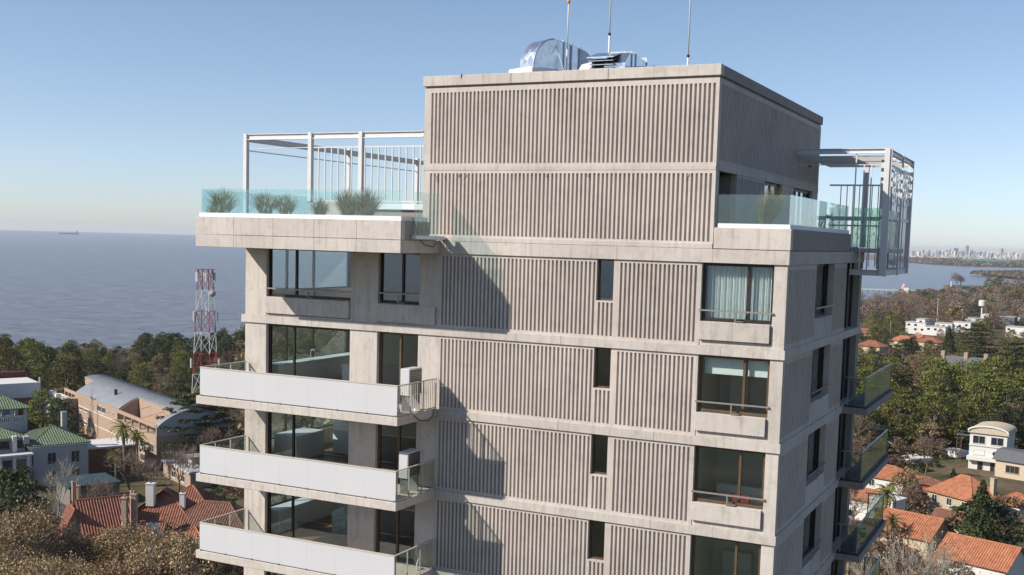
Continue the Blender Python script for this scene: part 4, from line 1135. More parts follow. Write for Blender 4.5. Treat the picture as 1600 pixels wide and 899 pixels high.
# right: big evergreens, then browner woods, groves, shore
LR = dict(evergreen_tree='olive evergreen of the wood', bare_tree='leafless tree of the wood', russet_tree='rusty tree of the wood', yellow_tree='yellowish tree of the wood', cedar_tree='flat layered cedar in the wood right of the tower', conifer_tree='pointed conifer in the wood right of the tower')
GR = 'trees of the wood right of the tower'
scatter((1325, 1640, 300, 400), 44, 8.5, 11, ['olive', 'olive', 'dark', 'olive', 'mixed'], LR, GR, .95, 1.25, reject=lambda px, d, p: px > 1488 and d < 318)
scatter((1325, 1640, 400, 560), 46, 10, 12, ['mixed', 'dark', 'olive', 'mixed', 'haze', 'mixed', 'yellow'], LR, GR, .75, 1.05, reject=lambda px, d, p: 1482 < px < 1540 and 420 < d < 470)
VILLAS = [at(a_, b_, -51.5)[:2] for a_, b_ in ((1432, 520), (1440, 520), (1450, 519), (1482, 518), (1490, 518), (1528, 507), (1588, 525), (1570, 507), (1600, 505), (1412, 530), (1436, 529), (1452, 533))]
scatter((1325, 1640, 560, 800), 110, 9.5, 13, ['dark', 'mixed', 'mixed', 'haze', 'olive', 'mixed', 'yellow'], LR, GR, .5, .8, reject=lambda px, d, p: any((p[0] - v[0]) ** 2 + (p[1] - v[1]) ** 2 < 17 ** 2 for v in VILLAS))
scatter((1325, 1500, 800, 1090), 56, 11, 14, ['haze', 'haze', 'farbrown'], dict(bare_tree='leafless tree of the pale grove'), 'bare trees of the riverside grove', .95, 1.25)
scatter((1490, 1640, 800, 1150), 46, 16, 15, ['far', 'farbrown', 'farbrown', 'haze'], dict(evergreen_tree='dark tree beyond the villas', bare_tree='brown tree beyond the villas'), 'trees beyond the white villas', .8, 1.1, reject=lambda px, d, p: 1494 < px < 1536 and 830 < d < 960)
scatter((1400, 1640, 1100, 1700), 120, 15, 16, ['far', 'farbrown', 'farbrown', 'farbrown'], dict(evergreen_tree='dark tree near the pier', bare_tree='reddish tree near the pier'), 'trees of the riverside wood near the pier', .75, 1.0)
for px, d, k, s_, lab in ((1532, 545, 'cedar', 1.25, 'big dark cedar with flat tiers above the chimneyed dark roof'), (1488, 520, 'conifer', 1.35, 'tall pointed conifer left of the big cedar'), (1592, 455, 'cedar', 1.2, 'low spreading cedar at the right edge of the wood'),
                          (1428, 560, 'conifer', .8, 'small dark conifer below the orange house'), (1396, 690, 'palm', 1.6, 'tall palm far off beside the brown grove'), (1370, 640, 'dark', .9, 'round dark tree left of the far palm')):
    p = at_dist(px, d, 0); tree(k, p[0], p[1], lab, None, s_)

# near trees, lower left: plane trees holding dry leaves
i = 0
rr = random.Random(5)
for d, xs in ((164, (42, 112, 178)), (150, (12, 78, 150, 215, 282, 345)), (133, (50, 120, 190, 262, 330, 392)), (118, (20, 95, 175, 250, 325, 400)), (104, (60, 150, 240, 335))):
    for px in xs:
        p = at_dist(px + rr.uniform(-9, 9), d + rr.uniform(-4, 4), 0)
        tree('dry', p[0], p[1], ('dry brown leaved plane tree, %s of the %s row counted from the balconies' % (['first', 'second', 'third', 'fourth', 'fifth', 'sixth'][len(xs) - 1 - xs.index(px)], {164: 'farthest', 150: 'second farthest', 133: 'middle', 118: 'second nearest', 104: 'nearest'}[d])), 'dry leaved plane trees of the street, lower left', rr.uniform(.72, .95) if d > 145 else rr.uniform(.82, 1.05), GZ, rr.uniform(.9, 1.15))
NT_ = [(88, 214, 'bare', .95, 'pale leafless tree in front of the grey green-roofed mansion'), (60, 208, 'bare', .7, 'smaller leafless tree left of the pale one by the mansion'), (205, 228, 'haze', .85, 'dark leafless tree below the palm in front of the brick hall'), (232, 222, 'haze', .8, 'dark leafless tree right of the one below the palm'),
       (278, 232, 'haze', .8, 'leafless tree between the cedar and the white kiosk roof'), (302, 240, 'haze', .7, 'leafless tree behind the white kiosk roof'), (18, 192, 'dark', 1.25, 'dense dark green tree at the left edge below the mansion'), (-12, 200, 'dark', 1.2, 'dark green tree cut by the left edge of the picture'),
       (40, 180, 'bush', 1.6, 'dark round shrub at the foot of the mansion'), (292, 262, 'cedar', 1.02, 'broad dark cedar in front of the vaulted hall end'), (327, 262, 'cedar', .92, 'second cedar right of the broad one, beside the white balcony'), (194, 246, 'palm', 1.25, 'tall palm in front of the brick hall'), (214, 250, 'palm', 1.0, 'shorter palm right of the tall one at the brick hall'), (180, 240, 'palm', .8, 'short palm left of the tall one at the brick hall'),
       (345, 196, 'dark', .62, 'round dark tree under the second white balcony'), (375, 190, 'dark', .62, 'round dark tree against the tower under the second white balcony'), (357, 300, 'yellow', 1.1, 'yellow green tree right of the vaulted hall'), (375, 290, 'yellow', .9, 'yellow green tree between the vaulted hall and the tower'),
       (258, 300, 'haze', .8, 'leafless tree behind the vaulted roof'), (58, 212, 'bush', 1.3, 'low shrub at the left corner of the mansion'), (345, 300, 'dark', .9, 'dark tree behind the end of the vaulted hall'),
       (1405, 205, 'palm', 1.15, 'palm with yellowing fronds beside the white house'), (1418, 196, 'palm', .85, 'shorter palm right of the one by the white house'), (1432, 238, 'mixed', .95, 'russet leafless tree behind the tiled roofs'), (1447, 232, 'haze', .62, 'small grey leafless tree by the garden wall'),
       (1556, 197, 'conifer', 1.12, 'big dark conifer in front of the lower right houses'), (1541, 202, 'dark', .95, 'dark tree left of the big conifer'), (1578, 200, 'dark', 1.0, 'dark tree right of the big conifer'), (1508, 250, 'conifer', .55, 'small dark conifer in front of the white three storey house'), (1595, 158, 'bush', 1.5, 'dark clipped shrub at the lower right corner'), (1585, 170, 'dark', .5, 'small dark tree above the clipped shrub'),
       (1452, 150, 'thin', 1.0, 'pale plane tree in front of the big red roof'), (1500, 150, 'thin', 1.08, 'pale branching plane tree between the two near roofs'), (1485, 152, 'bare', .95, 'white barked leafless tree between the two near roofs'), (1374, 150, 'bare', .85, 'dark leafless tree in front of the cream house wall'),
       (1428, 146, 'thin', .85, 'thin young tree on the lawn of the cream house'), (1340, 320, 'haze', .9, 'brown leafless tree just right of the tower'), (1352, 300, 'haze', .85, 'brown leafless tree behind the side balconies'), (1375, 290, 'mixed', .8, 'russet tree behind the side balconies')]
for px, d, k, s_, lab in NT_:
    p = at_dist(px, d, 0); tree(k, p[0], p[1], lab, None, s_, GZ, 1.35 if k in ('thin', 'bare') and d < 160 else 1.0)

HOUSES = [at(px, py, GZ)[:2] for px, py in ((1424, 880), (1536, 920), (1508, 815), (1392, 790), (1358, 830), (1590, 810), (1446, 770), (1497, 845), (1592, 752), (1541, 740), (1385, 830), (258, 865), (300, 850), (338, 870), (162, 875), (205, 880), (276, 880), (305, 870), (112, 880))]
for zn, n_, sd, lab in (((1335, 1620, 150, 298), 46, 31, 'garden'), ((-20, 380, 190, 300), 40, 32, 'garden')):
    LG = dict(garden_shrub='dark shrub in the %s' % lab, bare_tree='leafless garden tree', russet_tree='russet garden tree', evergreen_tree='round dark garden tree', yellow_tree='yellow green garden tree')
    scatter(zn, n_, 6, sd, ['bush', 'bush', 'haze', 'mixed', 'bush', 'bush'], LG, 'garden plants between the houses', .55, .95,
            reject=lambda px, d, p: any((p[0] - h[0]) ** 2 + (p[1] - h[1]) ** 2 < 81 for h in HOUSES) or (px < 400 and d > 212 and px < 330) or (px > 1480 and 232 < d < 298))

# trees glimpsed through the corner rooms, and the wood that goes on behind the tower
scatter((410, 640, 300, 560), 44, 11, 41, ['dark', 'olive', 'mixed', 'dark', 'haze'], dict(evergreen_tree='evergreen seen through the corner rooms', russet_tree='rusty tree seen through the corner rooms', bare_tree='bare tree seen through the corner rooms'), 'trees seen through the corner rooms', .8, 1.15)
r = random.Random(88); PP = []; CC = []
while len(CC) < 2300:
    d = math.sqrt(r.uniform(110 ** 2, 1500 ** 2)); px = r.uniform(380, 1330) if r.random() < .8 else r.uniform(-900, -60) if r.random() < .5 else r.uniform(1660, 2600); p = at_dist(px, d, 0)
    if d < 560 and 400 < px < 640 and d > 290: continue
    if sdist([(p[0], p[1])])[0] < 8: continue
    z = ground_z(p[0], p[1]); R_ = r.uniform(4, 7.5); CC.append(1)
    for _ in range(88):
        v = rvec(r); PP.append((p[0] + v[0] * R_ * r.uniform(.6, 1), p[1] + v[1] * R_ * r.uniform(.6, 1), z + R_ * .9 + abs(v[2]) * R_ * r.uniform(.3, 1.1)))
PP = np.array(PP); hf = len(PP) // 2
for a_, m_ in ((PP[:hf], 'leaf_dark'), (PP[hf:], 'leaf_rust')): o = link('wood_behind_tower', leafcloud(a_, 1.35, 7, .4, 'wood_behind_tower', m_)); o['kind'] = 'stuff'
# ------------------------------------------------------------------ town buildings
simple('brick_salmon', (.33, .235, .17), .9, var=.12, scale=2)
simple('brick_red', (.20, .075, .045), .9, var=.2, scale=2)
simple('roof_zinc', (.30, .31, .32), .5, .2, var=.1, scale=.4)
simple('tile_green', (.125, .165, .095), .6, var=.3, scale=1.5)
simple('tile_red', (.25, .100, .060), .75, var=.30, scale=1.3)
simple('tile_orange', (.36, .145, .075), .75, var=.28, scale=1.3)
simple('tile_brown', (.20, .095, .06), .8, var=.30, scale=1.3)
simple('render_grey', (.36, .35, .34), .9, var=.1)
simple('render_white', (.56, .545, .51), .85, var=.08)
simple('render_cream', (.46, .38, .27), .9, var=.12)
simple('render_shaded', (.17, .14, .12), .9, var=.2)  # side pavilion render, with the shade on its walls put into the colour
simple('stone_wall', (.38, .32, .22), .95, var=.3, scale=5)
simple('wood_brown', (.12, .06, .03), .7, var=.3)
simple('dark_glass', (.02, .025, .03), .08, 0, .2, spec=.8)
simple('roof_slate', (.10, .10, .11), .7, var=.2)
simple('roof_teal', (.03, .06, .065), .6, var=.2)
simple('blue_paint', (.045, .15, .25), .5, var=.1)
simple('dark_red_paint', (.10, .02, .02), .6, var=.2)
simple('mast_red', (.28, .03, .035), .5, var=.15)
simple('mast_white', (.48, .48, .47), .5, var=.1)
simple('band_white', (.5, .5, .5), .8, var=.1)  # neutral white of the sports hall's top band
simple('awning_orange', (.55, .28, .08), .8)


def slope(mb, A, B, C, D, pitch=.42, thick=.12, bw=.2, bh=.09):
    """tiled slope A-B eave, D above A, C above B, with a raised row every pitch"""
    A, B, C, D = map(Vector, (A, B, C, D)); e = B - A; L = e.length; e = e / L; up = (D - A) - e * (D - A).dot(e); S = up.length; u = up / S; n = e.cross(u)
    if n.z < 0: n = -n
    mb.hexa([A, B, C, D, A - n * thick, B - n * thick, C - n * thick, D - n * thick])
    a = (D - A).dot(e); b = L - (C - A).dot(e); k = max(1, int(L / pitch))
    for i in range(k + 1):
        s = min(max((i + .5) * L / (k + .5), .05), L - .05); t = S
        if a > .01: t = min(t, S * s / a)
        if b > .01: t = min(t, S * (L - s) / b)
        if t < .3: continue
        p = A + e * s + n * .02; q = p + u * (t - .05); w = e * bw / 2
        mb.face(p - w, q - w, q + n * bh, p + n * bh); mb.face(p + n * bh, q + n * bh, q + w, p + w); mb.face(p - w, p + n * bh, p + w)


def roof(parent, kind, x0, x1, y0, y1, z, h, mat, over=.5, along='x', ridge_mat=None, pitch=.42):
    """hip or gable roof in the local frame of its house"""
    m = MB(); X0, X1, Y0, Y1 = x0 - over, x1 + over, y0 - over, y1 + over; sl_ = h / ((Y1 - Y0) / 2 if along == 'x' else (X1 - X0) / 2); z0 = z - over * sl_ * .5; zt = z0 + h
    if kind == 'hip':
        if along == 'x': i = (Y1 - Y0) / 2; R0, R1 = (X0 + i, (Y0 + Y1) / 2, zt), (X1 - i, (Y0 + Y1) / 2, zt)
        else: i = (X1 - X0) / 2; R0, R1 = ((X0 + X1) / 2, Y0 + i, zt), ((X0 + X1) / 2, Y1 - i, zt)
    else:
        if along == 'x': R0, R1 = (X0, (Y0 + Y1) / 2, zt), (X1, (Y0 + Y1) / 2, zt)
        else: R0, R1 = ((X0 + X1) / 2, Y0, zt), ((X0 + X1) / 2, Y1, zt)
    a, b, c, d = (X0, Y0, z0), (X1, Y0, z0), (X1, Y1, z0), (X0, Y1, z0)
    if along == 'x':
        slope(m, a, b, R1, R0, pitch); slope(m, c, d, R0, R1, pitch)
        if kind == 'hip': slope(m, b, c, R1, R1, pitch); slope(m, d, a, R0, R0, pitch)
    else:
        slope(m, b, c, R1, R0, pitch); slope(m, d, a, R0, R1, pitch)
        if kind == 'hip': slope(m, a, b, R0, R0, pitch); slope(m, c, d, R1, R1, pitch)
    r = part('roof', m, mat, parent, True)
    rc = MB(); rc.tube([R0, R1], .13, 6)
    if kind == 'hip':
        for p, q in ((a, R0), (d, R0) if along == 'x' else (b, R0), (b, R1) if along == 'x' else (d, R1), (c, R1)): rc.tube([p, q], .13, 6)
    part('ridge_cap', rc, ridge_mat or mat, r, True)
    if kind == 'gable':
        g = MB()
        if along == 'x':
            for x in (x0 + .02, x1 - .02): g.prism([(y0, z0 + .05), (y1, z0 + .05), ((y0 + y1) / 2, zt - .2)], 0, x - .1, x + .1)
        else:
            for y in (y0 + .02, y1 - .02): g.prism([(x0, z0 + .05), (x1, z0 + .05), ((x0 + x1) / 2, zt - .2)], 1, y - .1, y + .1)
        part('gable_wall', g, parent.get('wall_mat', 'render_white'), parent, True)
    return r


def win(parent, x, y, z, w, h, face='f', frame='render_white', pane='dark_glass', n=2, sill=True):
    """framed window set on a wall of a house: face f (-y), b (+y), r (+x), l (-x); x,y is the middle of its foot"""
    def Q(s, d, zz): return {'f': (x + s, y - d, zz), 'b': (x - s, y + d, zz), 'r': (x + d, y + s, zz), 'l': (x - d, y - s, zz)}[face]
    def bx(mb, s0, s1, d0, d1, za, zb):
        p, q = Q(s0, d0, za), Q(s1, d1, zb); mb.box(min(p[0], q[0]), max(p[0], q[0]), min(p[1], q[1]), max(p[1], q[1]), za, zb)
    f = MB(); t = .07
    bx(f, -w / 2 - t, -w / 2, 0, .09, z - t, z + h + t); bx(f, w / 2, w / 2 + t, 0, .09, z - t, z + h + t); bx(f, -w / 2, w / 2, 0, .09, z + h, z + h + t); bx(f, -w / 2, w / 2, 0, .09, z - t, z)
    for i in range(1, n): bx(f, -w / 2 + w * i / n - .03, -w / 2 + w * i / n + .03, 0, .06, z, z + h)
    if sill: bx(f, -w / 2 - .15, w / 2 + .15, 0, .16, z - t - .08, z - t)
    o = part('window', f, frame, parent, True); p_ = MB(); bx(p_, -w / 2, w / 2, .01, .03, z, z + h); part('pane', p_, pane, o, True); return o


def chimney(parent, x, y, z0, z1, w=.7, d=.7, mat='render_white', pot=True):
    m = MB(); m.bevelbox(x - w / 2, x + w / 2, y - d / 2, y + d / 2, z0, z1, .03); m.bevelbox(x - w / 2 - .08, x + w / 2 + .08, y - d / 2 - .08, y + d / 2 + .08, z1 + .002, z1 + .12, .02)
    c_ = part('chimney', m, mat, parent, True)
    if pot: part('chimney_pot', MB().tube([(x, y, z1 + .12), (x, y, z1 + .5)], [.16, .12], 8), 'roof_slate', c_, True)


def body(parent, x0, x1, y0, y1, z0, z1, mat, name='wall'):
    parent['wall_mat'] = mat; return part(name, MB().bevelbox(x0, x1, y0, y1, z0, z1, .04), mat, parent, True)


# ---- brick hall with the vaulted zinc roof
ang = math.atan2(-.443, .896)
hb = at(100.5, 606, -42)
hall = thing('brick_hall', 'long salmon brick hall under a curved grey metal roof, left of the tower', 'building', (hb[0], hb[1], GZ), ang)
HL, HW = 68.0, 16.5


def vault(x0, x1, y0, name='roof', mat='roof_zinc'):
    m = MB(); n = 18; base, rise = 9.7, 3.4; prev = None
    f = lambda u: base + rise * math.sin(math.pi * u) ** .85
    us = [y0 / HW + (1 - y0 / HW) * i / n for i in range(n + 1)]
    for i in range(n):
        a, b = us[i], us[i + 1]
        m.hexa([(x0, a * HW, f(a) - .25), (x1, a * HW, f(a) - .25), (x1, b * HW, f(b) - .25), (x0, b * HW, f(b) - .25), (x0, a * HW, f(a)), (x1, a * HW, f(a)), (x1, b * HW, f(b)), (x0, b * HW, f(b))])
    k = int((x1 - x0) / .9)
    for j in range(k):
        x = x0 + (j + .5) * (x1 - x0) / k
        for i in range(n):
            a, b = us[i], us[i + 1]; m.face((x - .04, a * HW, f(a) + .02), (x + .04, a * HW, f(a) + .02), (x + .04, b * HW, f(b) + .02), (x - .04, b * HW, f(b) + .02)); m.face((x - .04, a * HW, f(a)), (x - .04, a * HW, f(a) + .07), (x - .04, b * HW, f(b) + .07), (x - .04, b * HW, f(b)))
    return part(name, m, mat, hall, True), f


body(hall, 0, HL, 0, HW, 0, 7.6, 'brick_salmon')
r1, fv = vault(9, 42, .35); vault(0, 9, 5.2); vault(42.02, HL + .5, 5.0); vault(HL - 1.6, HL + .5, .0, 'roof_rim')
w_ = MB(); w_.box(0, HL, 0, .3, 9.2, 10.0); w_.box(0, HL, HW - .3, HW, 7.6, 9.5); part('parapet_beam', w_, 'brick_salmon', hall, True)
for x in (0.2, 3.2, 6.2, 9.2, 14.5, 27, 42, 47, 52, 57, 62, HL - .2): part('pillar', MB().box(x - .22, x + .22, .02, .34, 7.6, 9.2), 'brick_salmon', hall, True)
part('wall', MB().box(9.4, 26.8, .05, .3, 7.6, 9.2), 'brick_salmon', hall, True); part('wall', MB().box(27.2, 41.8, .05, .3, 7.6, 9.2), 'brick_salmon', hall, True)
m = MB(); m.prism([(.35, 7.6), (5.2, 7.6), (5.2, fv(5.2 / HW) - .2), (2.5, fv(2.5 / HW) - .3), (.35, 9.6)], 0, 8.8, 9.0); m.prism([(.35, 7.6), (5.0, 7.6), (5.0, fv(5.0 / HW) - .2), (2.5, fv(2.5 / HW) - .3), (.35, 9.6)], 0, 42.1, 42.3)
m.box(9.005, 9.1, .4, 5.3, 7.6, 9.7); part('side_wall', m, 'brick_salmon', hall, True, kind='stuff')
part('terrace_wall', MB().box(.3, 8.78, 5.3, 5.5, 7.6, fv(5.3 / HW) - .2), 'brick_salmon', hall, True); part('terrace_wall', MB().box(42.32, HL - 1.6, 5.1, 5.3, 7.6, fv(5.1 / HW) - .2), 'brick_salmon', hall, True)
part('end_wall', MB().prism([(0, 0), (HW, 0), (HW, 9.6)] + [(HW * u, fv(u) - .3) for u in (.85, .7, .5, .3, .15)] + [(0, 9.6)], 0, HL - .25, HL - .01), 'render_grey', hall, True)
m = MB()
for x in (3, 48, 57): m.bar((x, .4, 9.9), (x + 2.2, 5.5, 11.5), .07); m.bar((x + 2.2, 5.5, 11.5), (x + 2.2, 5.5, 9), .07)
part('pergola_frame', m, 'brown_frame', hall, True)
for z in (6.9, 3.7): part('ledge', MB().box(9, 41, -.07, 0, z, z + .16), 'render_white', hall, True)
for z, hh in ((6.15, .55), (2.9, .55)):
    for x in (10.5, 14.5, 18.5): win(hall, x, 0, z, 2.6, hh, 'f', n=3)
for x in (29.0, 32.2): win(hall, x, .05, 7.75, 2.6, 1.25, 'f', n=4)
for x in (44.5, 49.5, 54.5, 59.5, 64.8):
    win(hall, x, 0, 3.9, 3.0, 1.5, 'f', n=4); win(hall, x, 0, .8, 3.0, 1.5, 'f', n=4)
for x in (22, 24.5, 36, 39): win(hall, x, .05, 8.2, .5, .45, 'f', n=1, sill=False)
wing = MB().bevelbox(-3, 8.5, -6, -.02, 0, 8.2, .05); part('wing', wing, 'render_white', hall, True)
part('wing_wall', MB().box(8.52, 11.5, -3.2, -.02, 0, 8.6), 'brick_salmon', hall, True)
for x in (.2, 5.2): win(hall, x, -6, 5.3, 2.8, 1.5, 'f', n=3); win(hall, x, -6, 1.8, 2.8, 1.5, 'f', n=3)
for x in (-1, 2.2, 5.4): part('roof_unit', MB().bevelbox(x, x + 1.4, -4, -2.8, 8.22, 9.4, .05), 'render_white', hall, True)
m = MB(); m.tube([(24, -.25, 0), (24, -.25, 12.4)], .09, 6); m.box(23.6, 24.4, -.5, -.1, 10.2, 10.7); m.tube([(28, -.2, 1), (28, -.2, 9.6)], .07, 6); part('flue', m, 'weathered_steel', hall, True)
m = MB(); m.box(31, 31.5, 3, 3.6, 11.5, 13.2); m.bar((30.2, 3.2, 12.6), (32.5, 3.2, 12.6), .08); part('roof_antenna', m, 'bronze_frame', hall, True)
p = at(205, 742, GZ)
kb = thing('annex_building', 'low dark red brick annex between the green-roofed mansion and the brick hall', 'building', (at(157, 745, GZ)[0], at(157, 745, GZ)[1], GZ), ang + math.pi / 2 - .02)
body(kb, -8, 8, 0, 9, 0, 6.0, 'brick_red'); part('flat_roof', MB().bevelbox(-8.2, 8.2, -.2, 9.2, 6.004, 6.4, .04), 'render_white', kb, True); win(kb, 3, 0, 1.0, 1.6, 1.5)
p = at(300, 742, GZ)
kk_ = thing('kiosk_building', 'low building with a pale flat roof and a mushroom shaped vent below the cedar', 'building', (at(285, 748, GZ)[0], at(285, 748, GZ)[1], GZ), ang)
body(kk_, -3, 12, -3, 5, 0, 3.4, 'brick_salmon'); part('flat_roof', MB().bevelbox(-3.4, 12.4, -3.4, 5.4, 3.404, 3.9, .04), 'render_grey', kk_, True)
part('vent', MB().bevelbox(3, 5.2, 0, 2, 3.9, 5.3, .05), 'render_white', kk_, True); part('vent_cap', MB().bevelbox(2.2, 6, -.8, 2.8, 5.304, 5.6, .05), 'render_grey', kk_, True); win(kk_, 3, -3, 1.2, 2, 1.2); win(kk_, 8, -3, 1.2, 2, 1.2)

# ---- grey mansion with green tiled roofs
am = math.atan2(.896, .443)
e2 = at(138, 693, -43.5)
man = thing('green_roofed_mansion', 'grey mansion with green tiled hip roofs at the left edge', 'building', (e2[0], e2[1], GZ), am)
MLn = 11.4
body(man, -MLn, 0, 0, 12, 0, 8.5, 'render_grey'); part('cornice', MB().bevelbox(-MLn - .3, .35, -.35, 12.3, 8.504, 8.9, .05), 'render_white', man, True)
roof(man, 'hip', -MLn, 0, 0, 12, 9.0, 3.0, 'tile_green', .45, 'x', pitch=.5)
body(man, -34, -MLn - .02, -1.6, 10, 0, 7.4, 'render_grey'); part('cornice', MB().bevelbox(-34.3, -MLn + .3, -1.95, 10.3, 7.404, 7.8, .05), 'render_white', man, True)
body(man, -34, -MLn - .5, 1.5, 9.5, 7.81, 10.6, 'render_grey'); roof(man, 'hip', -34, -MLn - .5, 1.5, 9.5, 10.7, 1.6, 'tile_green', .5, 'x', pitch=.5)
for x in (-2.6, -7.2, -11.5):
    win(man, x, 0, 5.0, 1.5, 2.2, 'f', 'render_grey', n=2); win(man, x, 0, 1.4, 1.5, 2.2, 'f', 'render_grey', n=2)
for i in range(7):
    x = -13.4 - i * 2.6; win(man, x, -1.6, 4.4, 1.7, 2.4, 'f', 'render_grey', n=1); win(man, x, -1.6, .9, 1.7, 2.8, 'f', 'render_grey', n=1); win(man, x + .3, 1.5, 8.2, 1.9, 1.9, 'f', 'render_grey', n=1, sill=False)
    part('pilaster', MB().bevelbox(x + 1.1, x + 1.55, -1.85, -1.58, 0, 7.4, .04), 'render_white', man, True)
part('dormer', MB().bevelbox(-12.4, -11.2, .5, 3, 9.3, 10.8, .05), 'render_grey', man, True)
body(man, -17.6, -8.6, 12.4, 20.4, 0, 12.2, 'render_grey'); roof(man, 'hip', -17.6, -8.6, 12.4, 20.4, 15.0, 2.2, 'tile_green', .7, 'x', pitch=.5)
for x in (-17.2, -14.4, -11.6, -8.9): part('belvedere_pillar', MB().box(x - .3, x + .3, 12.5, 13.0, 12.2, 14.9), 'render_grey', man, True); part('belvedere_pillar', MB().box(x - .3, x + .3, 19.8, 20.3, 12.2, 14.9), 'render_grey', man, True)
m = MB()
for i in range(20): m.box(-16.9 + i * .4, -16.75 + i * .4, 12.6, 12.75, 12.25, 13.0)
m.box(-17.3, -8.9, 12.52, 12.85, 13.0, 13.18); part('balustrade', m, 'render_white', man, True)
chimney(man, -1.8, 10.6, 8.9, 13.6, 1.0, 1.0, 'render_grey'); chimney(man, -14.0, 1.0, 7.8, 10.9, .8, .8, 'render_white', False)
lw = thing('side_pavilion', 'low pavilion with a dark teal flat roof right of the mansion', 'building', (at(158, 790, GZ)[0], at(158, 790, GZ)[1], GZ), am)
body(lw, -6, 3.2, -1, 8, 0, 4.0, 'render_shaded'); part('flat_roof', MB().bevelbox(-6.3, 3.5, -1.3, 8.3, 4.004, 4.5, .05), 'roof_teal', lw, True); win(lw, -.2, -1, 1.8, 1.4, .8, n=1); win(lw, -4, -1, 1.0, 1.4, 1.6)
# big shed with the white band, far left
q = at(60, 598, -40)
bs = thing('sports_hall', 'big dark brick hall with a white top band and blue roof strip, upper left', 'building', (q[0], q[1], GZ), am)
body(bs, -42, 0, 0, 16, 0, 11.4, 'brick_red'); part('white_band', MB().box(-42.1, .1, -.12, -.01, 8.3, 11.9), 'band_white', bs, True)
m = MB(); m.box(-42.1, .1, -.12, 16.1, 11.901, 12.1); part('flat_roof', m, 'render_white', bs, True); part('roof_strip', MB().box(-42, -7.2, 12, 14, 12.1, 13.5), 'blue_paint', bs, True); part('roof_strip', MB().box(-7.1, 0, 12, 14, 12.1, 13.6), 'dark_red_paint', bs, True)
m = MB(); m.tube([(.3, 0, 0), (.3, 0, 13.4)], .2, 6); part('drainpipe', m, 'render_white', bs, True)
q = at(-6, 655, -46)
m = MB(); m.prism(arc(0, 0, 5.2, 0, 180, 18), 1, 0, 16); single('barrel_roof_shed', m, 'blue_paint', 'bright blue barrel roofed shed in front of the sports hall', 'shed', (q[0], q[1], -47.5), am)
part('wall', MB().box(-5.0, 5.0, .1, 15.9, -4.5, 0), 'render_grey', bpy.data.objects['barrel_roof_shed'], True)

# ---- red tiled houses, lower left
ah = math.radians(-38)


def px_house(name, label, px, py, zref, L, W, hw, rk, rh, rmat, wmat, rot, along='x', chim=(), wins=True, over=.5):
    q = at(px, py, zref); t = thing(name, label, 'house', (q[0], q[1], GZ), rot)
    body(t, -L / 2, L / 2, -W / 2, W / 2, 0, hw, wmat); roof(t, rk, -L / 2, L / 2, -W / 2, W / 2, hw, rh, rmat, over, along)
    for c_ in chim: chimney(t, *c_)
    if wins:
        n = max(1, int(L / 3.2))
        for fl in range(max(1, int(hw // 2.9))):
            for i in range(n): win(t, -L / 2 + (i + .5) * L / n, -W / 2, .9 + fl * 2.9, 1.1, 1.3, 'f')
            for i in range(max(1, int(W / 3.5))): win(t, L / 2, -W / 2 + (i + .5) * W / max(1, int(W / 3.5)), .9 + fl * 2.9, 1.0, 1.3, 'r')
    return t


px_house('tiled_house', 'white house with red hip roof and two white chimneys, lower left', 258, 800, -45.5, 10.5, 8.5, 6.2, 'hip', 4.4, 'tile_red', 'render_white', math.radians(25), 'y', chim=((-1.6, -2.2, 8.0, 11.6, 1.3, 1.1), (3.4, -1.6, 6.8, 10.0, .8, .8)))
px_house('tiled_house', 'dark red roofed house right behind the one with two white chimneys', 300, 785, -45.5, 9, 8.5, 6.0, 'hip', 3.6, 'tile_red', 'render_white', math.radians(25), 'x')
px_house('tiled_house', 'house with a brown tiled hip roof seen through the end rail of the third balcony', 338, 806, -45.5, 13, 8.5, 5.6, 'hip', 3.4, 'tile_brown', 'render_cream', math.radians(18), 'x')
px_house('tiled_house', 'red gabled house behind the dry plane trees with slim brick chimneys', 160, 815, -45.5, 7.4, 7.6, 6.0, 'gable', 4.6, 'tile_red', 'brick_salmon', math.radians(62), 'x', chim=((-3.4, 3.4, 6, 12.5, .6, .6, 'brick_salmon'), (3.6, -3.5, 6.5, 11.6, .6, .6, 'brick_salmon')))
px_house('tiled_house', 'low red roof with a white chimney stack in front of the chimneyed house', 208, 840, -46.5, 6.4, 6, 4.4, 'hip', 3.0, 'tile_red', 'render_cream', math.radians(20), 'x', chim=((3.0, .6, 4.8, 7.6, 1.4, 1.0),))
px_house('tiled_house', 'white walled lean house squeezed between the two red roofs', 232, 826, -46.5, 4.6, 4, 5.2, 'gable', 1.6, 'tile_brown', 'render_white', math.radians(30), 'x')
px_house('tiled_house', 'small red pyramid roof just left of the third white balcony', 276, 846, -47, 6, 6, 4.0, 'hip', 2.6, 'tile_red', 'render_white', math.radians(20), 'x')
px_house('garden_pavilion', 'small red roof at the left corner of the third white balcony', 305, 838, -47.5, 5, 5, 4.0, 'hip', 2.2, 'tile_orange', 'render_white', math.radians(20), 'x')
px_house('turret', 'narrow brick gable poking out of the dry plane trees', 112, 826, -46, 3.6, 3.6, 5.4, 'gable', 4.6, 'tile_red', 'brick_salmon', math.radians(60), 'y', wins=False)
for px, py, z1, lab in ((121, 812, -40.6, 'tall slim brick chimney left of the red gabled house'), (195, 838, -40.2, 'tall brick chimney between the two roofs, left one of the pair'), (210, 836, -39.8, 'tall brick chimney between the two roofs, right one of the pair')):
    q = at(px, py, -46); m = MB(); m.bevelbox(-.4, .4, -.4, .4, 0, z1 - GZ, .03); m.bevelbox(-.5, .5, -.5, .5, z1 - GZ + .004, z1 - GZ + .2, .02); m.tube([(0, 0, z1 - GZ + .2), (0, 0, z1 - GZ + .7)], .15, 6)
    single('brick_chimney', m, 'brick_salmon', lab, 'chimney', (q[0], q[1], GZ), .4)
